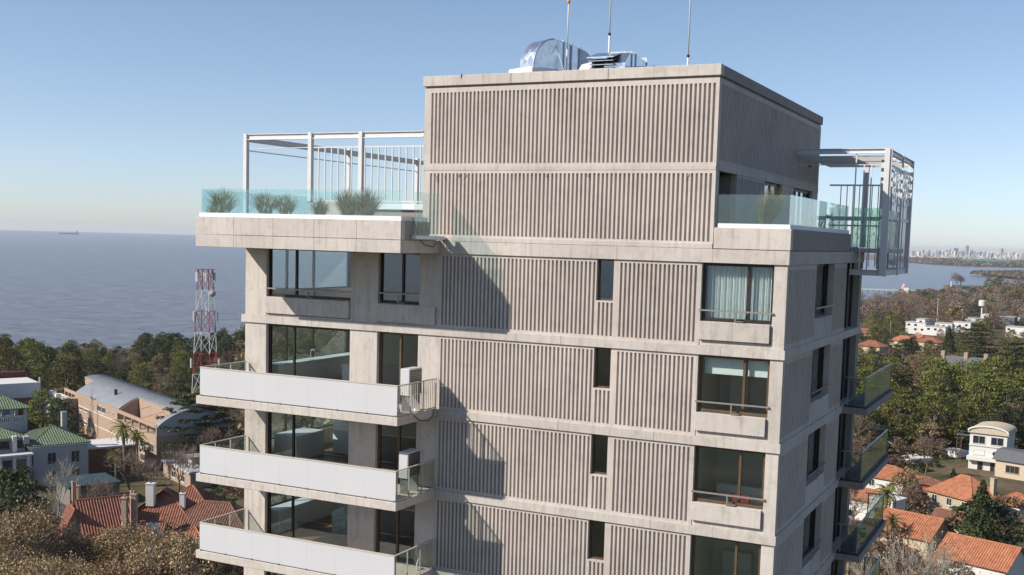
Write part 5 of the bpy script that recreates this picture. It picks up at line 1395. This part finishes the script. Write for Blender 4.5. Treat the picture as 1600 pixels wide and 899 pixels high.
q = at(228, 822, -47); single('awning', MB().hexa([(-2, -1.2, 4.6), (2.2, -1.2, 4.6), (2.2, 1.2, 5.2), (-2, 1.2, 5.2), (-2, -1.2, 4.66), (2.2, -1.2, 4.66), (2.2, 1.2, 5.26), (-2, 1.2, 5.26)]).box(-2, -1.9, -1.1, -1, 0, 4.59).box(2.05, 2.15, -1.1, -1, 0, 4.59), 'awning_orange', 'small orange awning between the red roofs', 'awning', (q[0], q[1], GZ), .4)

# ---- houses, lower right
ar = math.radians(-20)
t = px_house('tiled_house', 'cream house with a big plain red gable roof, lower right', 1424, 822, -46, 10.4, 8.6, 5.4, 'gable', 3.0, 'tile_orange', 'render_cream', ar, 'x', wins=False)
win(t, .6, -4.3, 3.2, .6, 1.0, n=1); win(t, -3.3, -4.3, .8, 2.2, 1.5, frame='wood_brown', n=3)
m = MB(); slope(m, (-1.8, -6.3, 2.6), (3.4, -6.3, 2.6), (3.4, -4.32, 3.5), (-1.8, -4.32, 3.5)); part('porch_roof', m, 'tile_orange', t, True)
for x in (-1.5, .8, 3.1): part('porch_post', MB().bevelbox(x - .15, x + .15, -6.1, -5.8, 0, 2.5, .03), 'render_white', t, True)
t = px_house('tiled_house', 'white house with a long ribbed orange roof, lower right corner', 1536, 862, -46.4, 10.8, 8.4, 4.6, 'gable', 3.0, 'tile_orange', 'render_white', ar, 'x', wins=False)
for x in (-3.4, 0, 3.4): win(t, x, -4.2, 1.0, 1.8, 1.6, n=3)
m = MB(); slope(m, (-7.6, -6.4, 2.5), (-3.6, -6.4, 2.5), (-3.6, -1.5, 3.8), (-7.6, -1.5, 3.8)); part('lean_to_roof', m, 'tile_orange', t, True); part('wall', MB().bevelbox(-7.4, -5.5, -6.0, -1.6, 0, 2.4, .03), 'brick_salmon', t, True)
px_house('tiled_house', 'stone house with an orange hip roof in the middle of the right side', 1508, 765, -45.5, 10.5, 8.5, 5.8, 'hip', 3.6, 'tile_orange', 'stone_wall', math.radians(-35), 'x', chim=((4.6, 2.2, 5.8, 9.4, .9, .9, 'stone_wall'),))
t = px_house('tiled_house', 'white rendered house with orange roofs beside the side balconies', 1392, 738, -45.5, 9, 7, 5.8, 'hip', 2.2, 'tile_orange', 'render_white', ar, 'x', chim=((-2.5, 1.5, 7, 8.6, .8, .8),))
t = thing('white_annex', 'plain white flat roofed cube in front of the palms, right of the side balconies', 'house', (at(1385, 806, -49)[0], at(1385, 806, -49)[1], GZ), ar)
body(t, -2.2, 2.4, -2.5, 2.5, 0, 6.2, 'render_white'); part('flat_roof', MB().bevelbox(-2.4, 2.6, -2.7, 2.7, 6.204, 6.5, .03), 'render_white', t, True); win(t, -.3, -2.5, 3.9, 1.6, .9, frame='render_white', n=2); win(t, .4, -2.5, 2.6, .8, .4, n=1)
px_house('tiled_house', 'low house with a bright orange roof left of the white cube', 1358, 770, -46.5, 7, 6, 4.6, 'gable', 1.8, 'tile_orange', 'render_white', ar, 'x')
px_house('tiled_house', 'small orange roof half hidden behind the big conifer', 1590, 782, -48, 7, 6, 3.6, 'hip', 2.0, 'tile_orange', 'render_white', ar, 'x')
px_house('brick_garage', 'small red brick outbuilding behind the palms', 1446, 752, -48.5, 6, 4, 3.4, 'hip', 1.2, 'tile_brown', 'brick_red', ar, 'x')
q = at(1500, 822, -48); t = px_house('tiled_house', 'weathered red roof under the white barked trees', 1497, 812, -47.5, 7.5, 6, 4.0, 'gable', 2.0, 'tile_brown', 'stone_wall', ar, 'x')
t = thing('grey_roofed_house', 'pale house with a dark flat pitched roof at the right edge', 'house', (at(1592, 748, GZ)[0], at(1592, 748, GZ)[1], GZ), ar)
body(t, -4, 8, -4, 4, 0, 4.4, 'render_cream'); part('roof', MB().prism([(-4.6, 4.404), (4.6, 4.404), (2, 6.6), (-2, 6.6)], 0, -4.6, 8.6), 'roof_slate', t, True); win(t, 0, -4, 1.8, 3, 1.6, frame='brick_salmon', n=3)
# white three storey house with curved roof
q = at(1541, 738, GZ)
t = thing('white_house', 'white three storey house with a curved green-white roof and a round window', 'house', (q[0], q[1], GZ), math.radians(-8))
body(t, -4.2, 4.2, 0, 9, 0, 9.2, 'render_white')
part('curved_roof', MB().prism([(-4.6, 9.204), (4.6, 9.204)] + [(4.6 * math.cos(a), 9.6 + 1.5 * math.sin(a)) for a in np.linspace(.15, math.pi - .15, 12)], 1, -.5, 9.4), 'render_cream', t, True)
part('eave_trim', MB().prism([(4.7 * math.cos(a), 9.75 + 1.5 * math.sin(a)) for a in np.linspace(.1, math.pi - .1, 12)] + [(4.5 * math.cos(a), 9.45 + 1.4 * math.sin(a)) for a in np.linspace(math.pi - .1, .1, 12)], 1, -.8, -.52), 'render_white', t, True)
win(t, -2.1, 0, 6.7, 2.7, 1.8, n=2); win(t, 2.0, 0, 6.7, 2.7, 1.8, n=2); win(t, -2, 0, 4.1, 2.4, 1.1, pane='render_white', n=1)
part('round_window', MB().prism([(1.6 + .5 * math.cos(a), 4.6 + .5 * math.sin(a)) for a in np.linspace(0, 6.1, 16)], 1, -.08, 0), 'dark_glass', t, True); part('balcony', MB().bevelbox(-4.4, 4.4, -1.4, -.02, 2.7, 3.7, .05), 'render_white', t, True)
part('ledge', MB().box(-4.3, 4.3, -.25, -.02, 6.1, 6.3), 'render_white', t, True); part('brick_pier', MB().bevelbox(3.5, 4.15, -.3, -.01, 3.8, 6.0, .03), 'brick_salmon', t, True); win(t, -1.5, 0, .4, 1.2, 2.0, n=1); win(t, 1.8, 0, .4, 2.0, 2.0, n=2)
st = thing('outdoor_stair', 'thin steel stair tower left of the white three storey house', 'stair', (q[0] - 6.6, q[1] + 1.5, GZ))
for x in (-.5, .5): part('post', MB().box(x - .08, x + .08, -.1, .1, 0, 9.4), 'wood_brown', st, True)
part('walkway', MB().box(-.6, 2.3, -.5, .6, 8.2, 8.35), 'weathered_steel', st, True)
m = MB()
for i in range(8): m.bar((-.5, 0, i * 1.15), (.5, 0, i * 1.15 + 1.1), .06)
m.box(-.6, 2.3, -.5, -.46, 9.2, 9.26); part('rail', m, 'weathered_steel', st, True)
# garden walls and hedge
for a, b, h_, w2, mat, nm, lab, cat in (((1352, 700), (1405, 706), 3.0, .3, 'render_white', 'garden_wall', 'white garden wall behind the side balconies with painted strokes', 'wall'), ((1405, 708), (1432, 712), 3.4, 1.6, 'leaf_dark', 'clipped_hedge', 'square clipped green hedge standing on the white wall', 'hedge'), ((1405, 722), (1432, 728), 1.6, 6.0, 'render_white', 'flat_roof_shed', 'low white flat roofed shed in front of the hedge', 'shed'),
                                        ((1468, 712), (1495, 718), 1.8, 5.0, 'render_white', 'flat_roof_shed', 'low white shed roof left of the stair tower', 'shed'), ((1432, 700), (1495, 702), 5.0, 2.0, 'leaf_dark', 'clipped_hedge', 'long tall hedge wall below the evergreen wood', 'hedge')):
    p = at(a[0], a[1], GZ); q = at(b[0], b[1], GZ); L = math.hypot(q[0] - p[0], q[1] - p[1]); rz = math.atan2(q[1] - p[1], q[0] - p[0])
    m = MB()
    if mat == 'leaf_dark':
        r = random.Random(int(a[0])); pts = [(r.uniform(0, L), r.choice((0, w2)) + r.uniform(-.15, .15) if r.random() < .6 else r.uniform(0, w2), r.uniform(0, h_)) if r.random() < .6 else (r.uniform(0, L), r.uniform(0, w2), h_ + r.uniform(-.1, .1)) for _ in range(2600)]
        me = leafcloud(np.array(pts), .4, int(a[0]), .3, nm, 'leaf_dark'); o = link(nm, me, None, (p[0], p[1], GZ), rz); tag(o, lab, cat); part('core', MB().box(.2, L - .2, .2, w2 - .2, 0, h_ - .25), 'leaf_dark', o, True)
    else: single(nm, m.bevelbox(0, L, 0, w2, 0, h_, .05), mat, lab, cat, (p[0], p[1], GZ), rz)
m = MB(); p = at(1376, 703, GZ + 1)


# ---- villas in the middle distance, right
def villa(label, px, py, boxes, mat='render_white', rz=-.25, zref=-51.5, name='white_villa'):
    q = at(px, py, zref); t = thing(name, label, 'house', (q[0], q[1], GZ), rz); t.scale = (.9, .9, .88)
    for i, (x0, x1, y0, y1, z1) in enumerate(boxes):
        part('wall', MB().bevelbox(x0, x1, y0, y1, 0, z1, .1), mat, t, True); part('flat_roof', MB().bevelbox(x0 - .3, x1 + .3, y0 - .3, y1 + .3, z1 + .01, z1 + .4, .05), 'render_grey', t, True)
        n = max(1, int((x1 - x0) / 4))
        for k in range(n):
            for zz_ in (z1 - 2.4, z1 - 5.4):
                if zz_ > .3 and rnd.random() < .55: win(t, x0 + (k + .5) * (x1 - x0) / n, y0, zz_, 1.8, 1.4, 'f', n=1, sill=False)
    return t


villa('large white flat roofed villa of stacked blocks beyond the wood', 1432, 522, [(-8, 6, 0, 10, 8.5), (-1, 5, 1, 9, 11), (6.1, 20, -1, 9, 6.5)])
villa('long low white villa right of the stacked white one', 1478, 520, [(-8, 4, 0, 9, 7), (4.1, 16, 2, 10, 8.5), (-2, 3, -3, -.1, 4)])
villa('low white and dark villa further right behind the trees', 1528, 508, [(-10, 6, 0, 8, 5.5), (0, 8, 8.1, 14, 9)])
villa('white modern house with a tilted roof near the right edge', 1585, 527, [(-6, 10, 0, 9, 7.5), (4, 12, -3, -.1, 4)])
villa('dark flat roofed house behind the tilted white one', 1568, 508, [(-8, 8, 0, 8, 7)], 'roof_slate', name='dark_villa')
villa('white house cut by the right edge of the picture, far off', 1600, 506, [(-5, 8, 0, 8, 8)])
for px, py, lab, mt in ((1412, 532, 'orange roofed house in front of the large white villa, left one', 'tile_orange'), (1436, 530, 'orange roofed house in front of the large white villa, middle one', 'tile_orange'), (1452, 534, 'faded orange roofed house in front of the large white villa, right one', 'tile_red'), (1362, 540, 'pink roofed house beside the tower edge in the wood', 'tile_red'), (1352, 520, 'small pink roof by the tower edge', 'tile_red')):
    q = at(px, py, -47); t = thing('tiled_villa', lab, 'house', (q[0], q[1], GZ), -.3); body(t, -6, 6, -4, 4, 0, 5, 'render_cream'); roof(t, 'hip', -6, 6, -4, 4, 5, 2.6, mt, .5, 'x', pitch=.8); win(t, -2.5, -4, 1.6, 1.5, 1.4); win(t, 2.5, -4, 1.6, 1.5, 1.4)
q = at(1512, 572, -44); t = thing('dark_roofed_house', 'dark slate roof with brick chimneys sunk in the evergreen wood', 'house', (q[0], q[1], GZ), -.2)
body(t, -8, 6, -4, 4, 0, 8, 'brick_salmon'); part('roof', MB().prism([(-4.4, 8.004), (4.4, 8.004), (.8, 11.5), (-.8, 11.5)], 0, -8.4, 6.4), 'roof_slate', t, True)
for x in (-9.2, -.5, 6.9): chimney(t, x, -1, 6, 13.2, 1.4, 1.4, 'brick_salmon', False)
q = at(1545, 565, -45); villa('white gabled dormer house right of the dark slate roof', 1553, 575, [(-4, 4, 0, 6, 9)], zref=-46)
# sports court, water tank, poles beyond the villas
q1 = at(1500, 497, GZ); q2 = at(1532, 497, GZ)
m = MB(); m.face(at(1496, 497, GZ), at(1534, 498, GZ), at(1530, 488, GZ), at(1502, 488, GZ)); o = struct('sports_field', m, 'park_green'); o.location.z = .9
q = at(1533, 503, -50); m = MB(); m.tube([(0, 0, 0), (0, 0, 13)], .5, 8); m.tube([(0, 0, 13), (0, 0, 13.4), (0, 0, 17.2), (0, 0, 17.6)], [1.0, 2.4, 2.4, 1.0], 14); single('water_tank', m, 'render_white', 'white round water tank on a stalk above the villas', 'tank', (q[0], q[1], GZ))
q = at(1464, 500, -50); single('antenna_pole', MB().tube([(0, 0, 0), (0, 0, 18)], [.25, .12], 6), 'render_white', 'thin white pole rising above the large white villa', 'pole', (q[0], q[1], GZ))
# playground structures by the river
q = at(1398, 474, -60); single('slide_tower', MB().bar((0, 0, 0), (9, 0, 26), 3.2, 2.5), 'simple_pink' if 'simple_pink' in MATS else simple('simple_pink', (.62, .38, .42), .6).name, 'leaning pink pylon by the riverside beyond the brown grove', 'pylon', (q[0], q[1], -64))
q = at(1419, 474, -60); m = MB(); m.tube([(0, 0, 0), (0, 0, 8), (-2, 0, 18)], [4, 3, .8], 8); single('slide_tower', m, simple('simple_yellow', (.65, .45, .12), .6).name, 'yellow pointed play tower by the riverside', 'tower', (q[0], q[1], -64))
q = at(1408, 474, -60); m = MB(); m.tube([(0, 0, 0), (0, 0, 3), (0, 0, 6.5)], [9, 8, 1], 12); single('play_dome', m, simple('simple_teal', (.15, .45, .48), .6).name, 'low turquoise dome between the pink pylon and the yellow tower', 'dome', (q[0], q[1], -64))

# ---- telecom mast
def zat(px, py, d):
    p = at_dist(px, d, 0); v = FV + RV * (px - PX) / FPX - UV * (py - PY) / FPX; return CAM[2] + d * v[2] / math.hypot(v[0], v[1])


MD = 300.0; mp = at_dist(321, MD, GZ); ztop = zat(321, 421, MD) - GZ
mast = thing('telecom_mast', 'red and white lattice telecom mast standing before the river, left of the tower', 'mast', (mp[0], mp[1], GZ), .3)
wd = lambda z: 2.85 - (2.85 - 1.38) * z / ztop
nsec = 8; hs_ = ztop / nsec
for a in range(4):
    sx, sy = ((-1, -1), (1, -1), (1, 1), (-1, 1))[a]; m = MB()
    for i in range(nsec):
        m.cur = i % 2; z0, z1 = i * hs_, (i + 1) * hs_; m.bar((sx * wd(z0), sy * wd(z0), z0), (sx * wd(z1), sy * wd(z1), z1), .16)
    part('leg', m, ['mast_white', 'mast_red'], mast, True)
for i in range(nsec):
    z0, z1 = i * hs_, (i + 1) * hs_; m = MB(); zm = (z0 + z1) / 2
    for a in range(4):
        (sx, sy), (tx, ty) = [((-1, -1), (1, -1)), ((1, -1), (1, 1)), ((1, 1), (-1, 1)), ((-1, 1), (-1, -1))][a]
        m.bar((sx * wd(z0), sy * wd(z0), z0), (tx * wd(z1), ty * wd(z1), z1), .085); m.bar((tx * wd(z0), ty * wd(z0), z0), (sx * wd(z1), sy * wd(z1), z1), .085); m.bar((sx * wd(z1), sy * wd(z1), z1), (tx * wd(z1), ty * wd(z1), z1), .08)
    part('brace', m, 'mast_red' if i % 2 else 'mast_white', mast, True)
for k, (a, z) in enumerate([(0, ztop - 2), (1.05, ztop - 2), (2.1, ztop - 2), (3.14, ztop - 2), (4.2, ztop - 2), (5.2, ztop - 2), (.3, ztop - 12), (3.3, ztop - 12), (1.9, ztop - 11), (3.5, ztop - 24), (.2, ztop - 24)]):
    R_ = wd(z) * 1.35 + .5; x, y = R_ * math.cos(a), R_ * math.sin(a); o = part('antenna_panel', MB().bevelbox(x - .22, x + .22, y - .22, y + .22, z - 1.2, z + 1.2, .05), 'mast_white', mast, True)
    part('bracket', MB().bar((x * .6, y * .6, z), (x, y, z), .09), 'weathered_steel', o, True)
part('dish', MB().tube([(2.5, -1.4, ztop - 6), (2.7, -1.6, ztop - 6), (3.0, -1.9, ztop - 6)], [.9, .8, .3], 12), 'render_grey', mast, True)
part('platform', MB().box(-1.9, 1.9, -1.9, 1.9, ztop - .1, ztop), 'mast_red', mast, True)

# ---- far shore: pier, island, boats, ship, skyline
a = at(1335, 452, -62); b = at(1526, 458, -62)
pier = thing('fishing_pier', 'long thin fishing pier on piles crossing the river water', 'pier', (a[0], a[1], WZ)); d = Vector((b[0] - a[0], b[1] - a[1], 0)); L = d.length; d.normalize()
m = MB(); m.bar((0, 0, 4.2), tuple(d * L + Vector((0, 0, 4.2))), 4.0, 1.2); part('deck', m, 'render_white', pier, True); m = MB(); m.bar((0, 0, 5.6), tuple(d * L + Vector((0, 0, 5.6))), .2, .15); part('rail', m, 'render_white', pier, True)
m = MB(); k = int(L / 8)
for i in range(k): p = d * (i * 8 + 4); m.box(p.x - .35, p.x + .35, p.y - .35, p.y + .35, -2, 3.9)
part('pile', m, 'brown_frame', pier, True, kind='stuff'); part('shelter', MB().box(d.x * L * .42 - 5, d.x * L * .42 + 5, d.y * L * .42 - 2, d.y * L * .42 + 2, 4.5, 8.5), 'render_white', pier, True)


def blob_land(name, pts, z, mat):
    m = MB(); m.prism(pts, 2, z - 3, z); return struct(name, m, mat)


pts = [tuple(at(px, py, WZ)[:2]) for px, py in ((1474, 449), (1486, 447.6), (1515, 448.6), (1546, 449.5), (1546, 452.5), (1500, 451.5), (1484, 451))]
blob_land('spit', pts, WZ + 3.0, 'far_land')
p = at(1495, 449.5, WZ + 1.5); KIND['isle'] = [branchy(55, 13, .72, 4, 'twig_haze', nb=4, twigs=10)]; NAME['isle'] = 'bare_tree'
tree('isle', p[0], p[1], 'round leafless tree alone on the narrow spit in the river', None, 2.1, WZ + 1.5, 1.0)
p = at(1500, 449.6, WZ + 1.5); tree('isle', p[0], p[1], 'smaller leafless tree leaning beside the round one on the spit', None, 1.5, WZ + 1.5, 1.1)
p = at(1486, 449.3, WZ + 1.5); single('beacon', MB().tube([(0, 0, 0), (0, 0, 8), (0, 0, 10)], [1.2, 1.0, .4], 8), 'render_white', 'small white beacon at the left end of the spit', 'beacon', (p[0], p[1], WZ + 1.6))
pts = [tuple(at(px, py, WZ)[:2]) for px, py in ((1516, 459.5), (1532, 456.2), (1560, 456), (1564, 458), (1556, 461), (1530, 461))]
blob_land('jetty_land', pts, WZ + 2.4, 'roof_slate')
for i, (px, py, k, s_) in enumerate(((1540, 456, 'far', .7), (1548, 456.5, 'far', .8), (1533, 457, 'farbrown', .5), (1552, 452, 'far', 1.1), (1562, 450, 'far', 1.3), (1545, 450, 'farbrown', 1.2), (1572, 455, 'farbrown', 1.2), (1590, 453, 'farbrown', 1.3), (1582, 456, 'farbrown', 1.2), (1556, 447, 'farbrown', 1.2))):
    p = at(px, py, WZ + 2); tree(k, p[0], p[1], 'tree of the small marina point', 'trees of the small marina point', s_ * 1.3, WZ + 2)
pts = [tuple(at(px, py, WZ)[:2]) for px, py in ((1536, 455.5), (1548, 446), (1580, 444), (1625, 447), (1640, 462), (1560, 459))]; blob_land('marina_land', pts, WZ + 2.0, 'far_land')
p = at(1526, 457.5, WZ + 2); t = villa('low dark clubhouse with a pale roof at the pier head', 1538, 458.4, [(-10, 14, 0, 9, 4.5)], 'roof_slate', -.2, WZ + 2, 'clubhouse'); t.location.z = WZ + 2.4
for i, (px, py, L_, lab) in enumerate(((1581, 468.5, 34, 'white motor boat moored nearest in the marina'), (1592, 465, 40, 'long white motor boat behind the nearest one'), (1586, 461, 26, 'white boat third from the near bank of the marina'), (1570, 462.5, 20, 'small white boat left of the marina'))):
    q = at(px, py, WZ + 1); m = MB(); Lh = L_ / 2; m.prism([(-Lh, 1.2), (-Lh * .8, -.4), (Lh * .8, -.4), (Lh, 1.6)], 1, -2.4, 2.4)
    t = thing('motor_boat', lab, 'boat', (q[0], q[1], WZ + 1.2 if py > 460 else WZ + .6), .1 * i, 'boats in the marina'); part('hull', m, 'render_white', t, True); part('cabin', MB().bevelbox(-Lh * .5, Lh * .4, -1.8, 1.8, 1.3, 3.6, .3), 'render_white', t, True); part('windscreen', MB().box(Lh * .4, Lh * .43, -1.6, 1.6, 1.8, 3.2), 'dark_glass', t, True)
q = at(108, 366.2, WZ)
ship = thing('cargo_ship', 'long blue cargo ship on the river horizon, upper left', 'ship', (q[0], q[1], WZ), math.radians(46)); k = 8.0
simple('ship_blue', (.06, .12, .22), .6); part('hull', MB().prism([(-80, 9), (-74, -2), (72, -2), (80, 12), (70, 10)], 1, -12, 12), 'ship_blue', ship, True)
part('superstructure', MB().bevelbox(54, 68, -11, 11, 10, 28, .5), 'render_white', ship, True)
for x in (-55, -25, 5, 32): part('deck_crane', MB().box(x, x + 3, -1.5, 1.5, 9, 21), 'render_white', ship, True)
ship.scale = (.98, 1, 1)

# far woods along the bay and inland: a mass nobody could count
r = random.Random(77); P = []
while len(P) < 15000:
    px = r.uniform(1395, 1640); d_ = math.sqrt(r.uniform(2300 ** 2, 9000 ** 2)) if r.random() < .6 else math.sqrt(r.uniform(2900 ** 2, 3700 ** 2)); p = at_dist(px, d_, 0); P.append((p[0], p[1], d_))
SD = sdist([(a, b) for a, b, c_ in P]); ZL = zland(SD, True); V = []; Fc = []; mi = []; n_ = 0
pts = []
for (x, y, d_), s_, z in zip(P, SD, ZL):
    if s_ < 12: continue
    if d_ > 5600 and r.random() < .4: continue
    pts.append((x, y, z, d_))
g = np.random.RandomState(5)
m = MB()
ico = [(0, 0, 1), (.89, 0, .45), (.28, .85, .45), (-.72, .53, .45), (-.72, -.53, .45), (.28, -.85, .45), (.72, .53, -.3), (-.28, .85, -.3), (-.89, 0, -.3), (-.28, -.85, -.3), (.72, -.53, -.3)]
icf = [(0, 1, 2), (0, 2, 3), (0, 3, 4), (0, 4, 5), (0, 5, 1), (1, 6, 2), (2, 7, 3), (3, 8, 4), (4, 9, 5), (5, 10, 1), (6, 7, 2), (7, 8, 3), (8, 9, 4), (9, 10, 5), (10, 6, 1)]
for x, y, z, d_ in pts:
    R_ = r.uniform(6, 11) * (1 if d_ < 5000 else 1.3); h_ = r.uniform(9, 15); i0 = len(m.v); mt = 0 if r.random() < .45 else 1
    for a, b, c_ in ico: k = r.uniform(.75, 1.15); m.v.append((x + a * R_ * k, y + b * R_ * k, z + h_ * .45 + c_ * h_ * .55 * k))
    for f_ in icf: m.f.append(tuple(i0 + q for q in f_)); m.mi.append(mt)
struct('far_wood', m, ['leaf_dark', 'leaf_rust'], 'stuff')

# pale low town under the skyline, and the towers one by one
r = random.Random(9); m = MB(); cnt = 0
while cnt < 1500:
    px = r.uniform(1396, 1640); d_ = r.uniform(7300, 10500); p = at_dist(px, d_, 0)
    if sdist([(p[0], p[1])])[0] < 60: continue
    w = r.uniform(8, 20); h_ = r.uniform(5, 15); m.box(p[0] - w, p[0] + w, p[1] - w, p[1] + w, -60, -60 + h_); m.cur = r.choice((0, 0, 1, 2)); cnt += 1
struct('distant_town', m, ['render_white', 'render_cream', 'render_grey'], 'stuff')


def tower_mesh(w, d, h, mat, wins=True):
    q = MB(); q.bevelbox(-w / 2, w / 2, -d / 2, d / 2, 0, h, 1.0)
    return q


sky_t = [(1421, 12, 78), (1426, 8, 80), (1431, 12, 62), (1437, 20, 55), (1443, 9, 64), (1447, 13, 92), (1449, 10, 86), (1455, 14, 70), (1459, 9, 94), (1464, 18, 90), (1470, 10, 88), (1475, 9, 108), (1480, 8, 116), (1478, 20, 72), (1484, 10, 85), (1490, 24, 132), (1495, 10, 86), (1500, 20, 92), (1507, 14, 168), (1512, 10, 92), (1515, 26, 104), (1519, 12, 96), (1524, 12, 82), (1529, 14, 90), (1533, 12, 70), (1536, 10, 100), (1540, 12, 76), (1545, 14, 88), (1550, 20, 84), (1556, 12, 78), (1561, 13, 146), (1566, 18, 80), (1571, 14, 92), (1574, 12, 98), (1580, 18, 94), (1587, 10, 88), (1592, 14, 78), (1597, 22, 98), (1604, 16, 84), (1612, 14, 110), (1620, 20, 90)]
simple('skyline_blue', (.16, .26, .36), .3, var=.1)
for i, (px, w, h_) in enumerate(sky_t):
    d_ = 9400 + (i * 37 % 13) * 60; p = at_dist(px, d_, -60); w2 = w * 1.35; hh = h_ * .56
    lab = {1490: 'broad dark blue glass tower of the distant skyline', 1507: 'tallest pale tower of the distant skyline', 1561: 'slim tall tower right of centre in the distant skyline', 1515: 'wide blue grey tower right of the tallest one in the distant skyline'}.get(px, None)
    anc = next(t_ for a_, t_ in ((1436, 'at the left end'), (1470, 'well left of the dark blue tower'), (1490, 'just left of the dark blue tower'), (1507, 'just left of the tallest tower'), (1535, 'just right of the tallest tower'), (1561, 'just left of the slim tower'), (1590, 'just right of the slim tower'), (9999, 'at the right edge')) if px <= a_)
    grp = lab is None; lab = lab or '%s %s tower of the distant skyline, %s' % ('low' if h_ < 80 else 'middling' if h_ < 92 else 'high', 'slender' if w < 13 else 'broad', anc)
    mt = 'skyline_blue' if px in (1490, 1515, 1500, 1529, 1449) else r.choice(('render_white', 'render_grey', 'render_cream', 'render_white'))
    q = MB(); q.bevelbox(-w2 / 2, w2 / 2, -14, 14, 0, hh, 1.0); q.box(-w2 / 4, w2 / 4, -7, 7, hh + .01, hh + 5)
    o = single('skyline_tower', q, mt, lab, 'tower', (p[0], p[1], -60), r.uniform(-.3, .8), 'towers of the distant city skyline' if grp else None)
    b_ = MB()
    for z in np.arange(6, hh - 4, 7.0):
        b_.box(-w2 / 2 - .25, w2 / 2 + .25, -14.25, 14.25, z, z + 2.4)
    part('window_band', b_, 'roof_slate' if mt != 'skyline_blue' else 'dark_glass', o, True)
for i in range(150):
    px = r.uniform(1398, 1625); d_ = r.uniform(8300, 10800); p = at_dist(px, d_, -60)
    if sdist([(p[0], p[1])])[0] < 60: continue
    w2 = r.uniform(8, 20); hh = r.uniform(14, 36) if r.random() < .8 else r.uniform(36, 56); q = MB(); q.bevelbox(-w2 / 2, w2 / 2, -9, 9, 0, hh, .8); q.box(-w2 / 5, w2 / 5, -4, 4, hh + .01, hh + 4)
    mt_ = r.choice(('render_white', 'render_white', 'render_grey', 'render_cream', 'skyline_blue')); anc = next(t_ for a_, t_ in ((1436, 'at its left end'), (1470, 'well left of the dark blue tower'), (1490, 'just left of the dark blue tower'), (1507, 'just left of the tallest tower'), (1535, 'just right of the tallest tower'), (1561, 'just left of the slim tower'), (1590, 'just right of the slim tower'), (9999, 'at the right edge')) if px <= a_)
    single('skyline_tower', q, mt_, '%s %s block in the skyline, %s' % ('low' if hh < 22 else 'mid height' if hh < 34 else 'tallish', {'render_white': 'white', 'render_grey': 'grey', 'render_cream': 'cream', 'skyline_blue': 'blue'}[mt_], anc), 'tower', (p[0], p[1], -60), r.uniform(-.5, .9), 'small blocks of the distant city skyline')
# green roofed long shed on the far shore
a = at(1497, 406.5, -50); b = at(1572, 410, -50); d = Vector((b[0] - a[0], b[1] - a[1], 0)); L = d.length; rz = math.atan2(d.y, d.x)
simple('far_green', (.05, .22, .17), .7); m = MB(); m.prism([(0, 0), (60, 0), (60, 10), (30, 17), (0, 10)], 0, 0, L); single('long_green_hall', m, 'far_green', 'long low green building on the far shore below the skyline', 'building', (a[0], a[1], -60), rz)
# car at the kerb, lower left
p = at(52, 893, GZ + .5)
simple('car_white', (.72, .73, .75), .25, spec=.6)
car = thing('parked_car', 'white parked car glimpsed under the plane trees, lower left', 'car', (p[0], p[1], GZ + .43), math.radians(-25))
m = MB(); m.prism([(-2.2, .35), (2.2, .35), (2.25, .75), (1.3, .95), (.7, 1.45), (-1.1, 1.48), (-1.8, 1.0), (-2.25, .9)], 1, -.85, .85); part('body', m, 'car_white', car, True)
part('window', MB().prism([(.72, 1.40), (1.2, 1.0), (-1.7, 1.02), (-1.08, 1.42)], 1, -.86, .86), 'dark_glass', car, True)
for x in (-1.35, 1.35):
    for y in (-.8, .8):
        w_ = part('wheel', MB().tube([(x, y - .11, .33), (x, y + .11, .33)], .33, 14), 'black_rubber', car, True); part('rim', MB().tube([(x, y - .12, .33), (x, y + .12, .33)], .18, 10), 'galvanised_steel', w_, True)

# ------------------------------------------------------------------ haze: one closed box of thin air
hz = MB(); hz.box(-15500, 15500, -15500, 15500, -75, 22)
hm = bpy.data.materials.new('haze_air'); hm.use_nodes = True; hm.node_tree.nodes.clear()
ho = hm.node_tree.nodes.new('ShaderNodeOutputMaterial'); hv = hm.node_tree.nodes.new('ShaderNodeVolumePrincipled')
hv.inputs['Color'].default_value = (.90, .93, 1.0, 1); hv.inputs['Density'].default_value = 5.0e-5; hv.inputs['Anisotropy'].default_value = 0.2
hm.node_tree.links.new(hv.outputs[0], ho.inputs['Volume']); MATS['haze_air'] = hm
o = link('haze', hz.mesh('haze', 'haze_air')); o['kind'] = 'stuff'
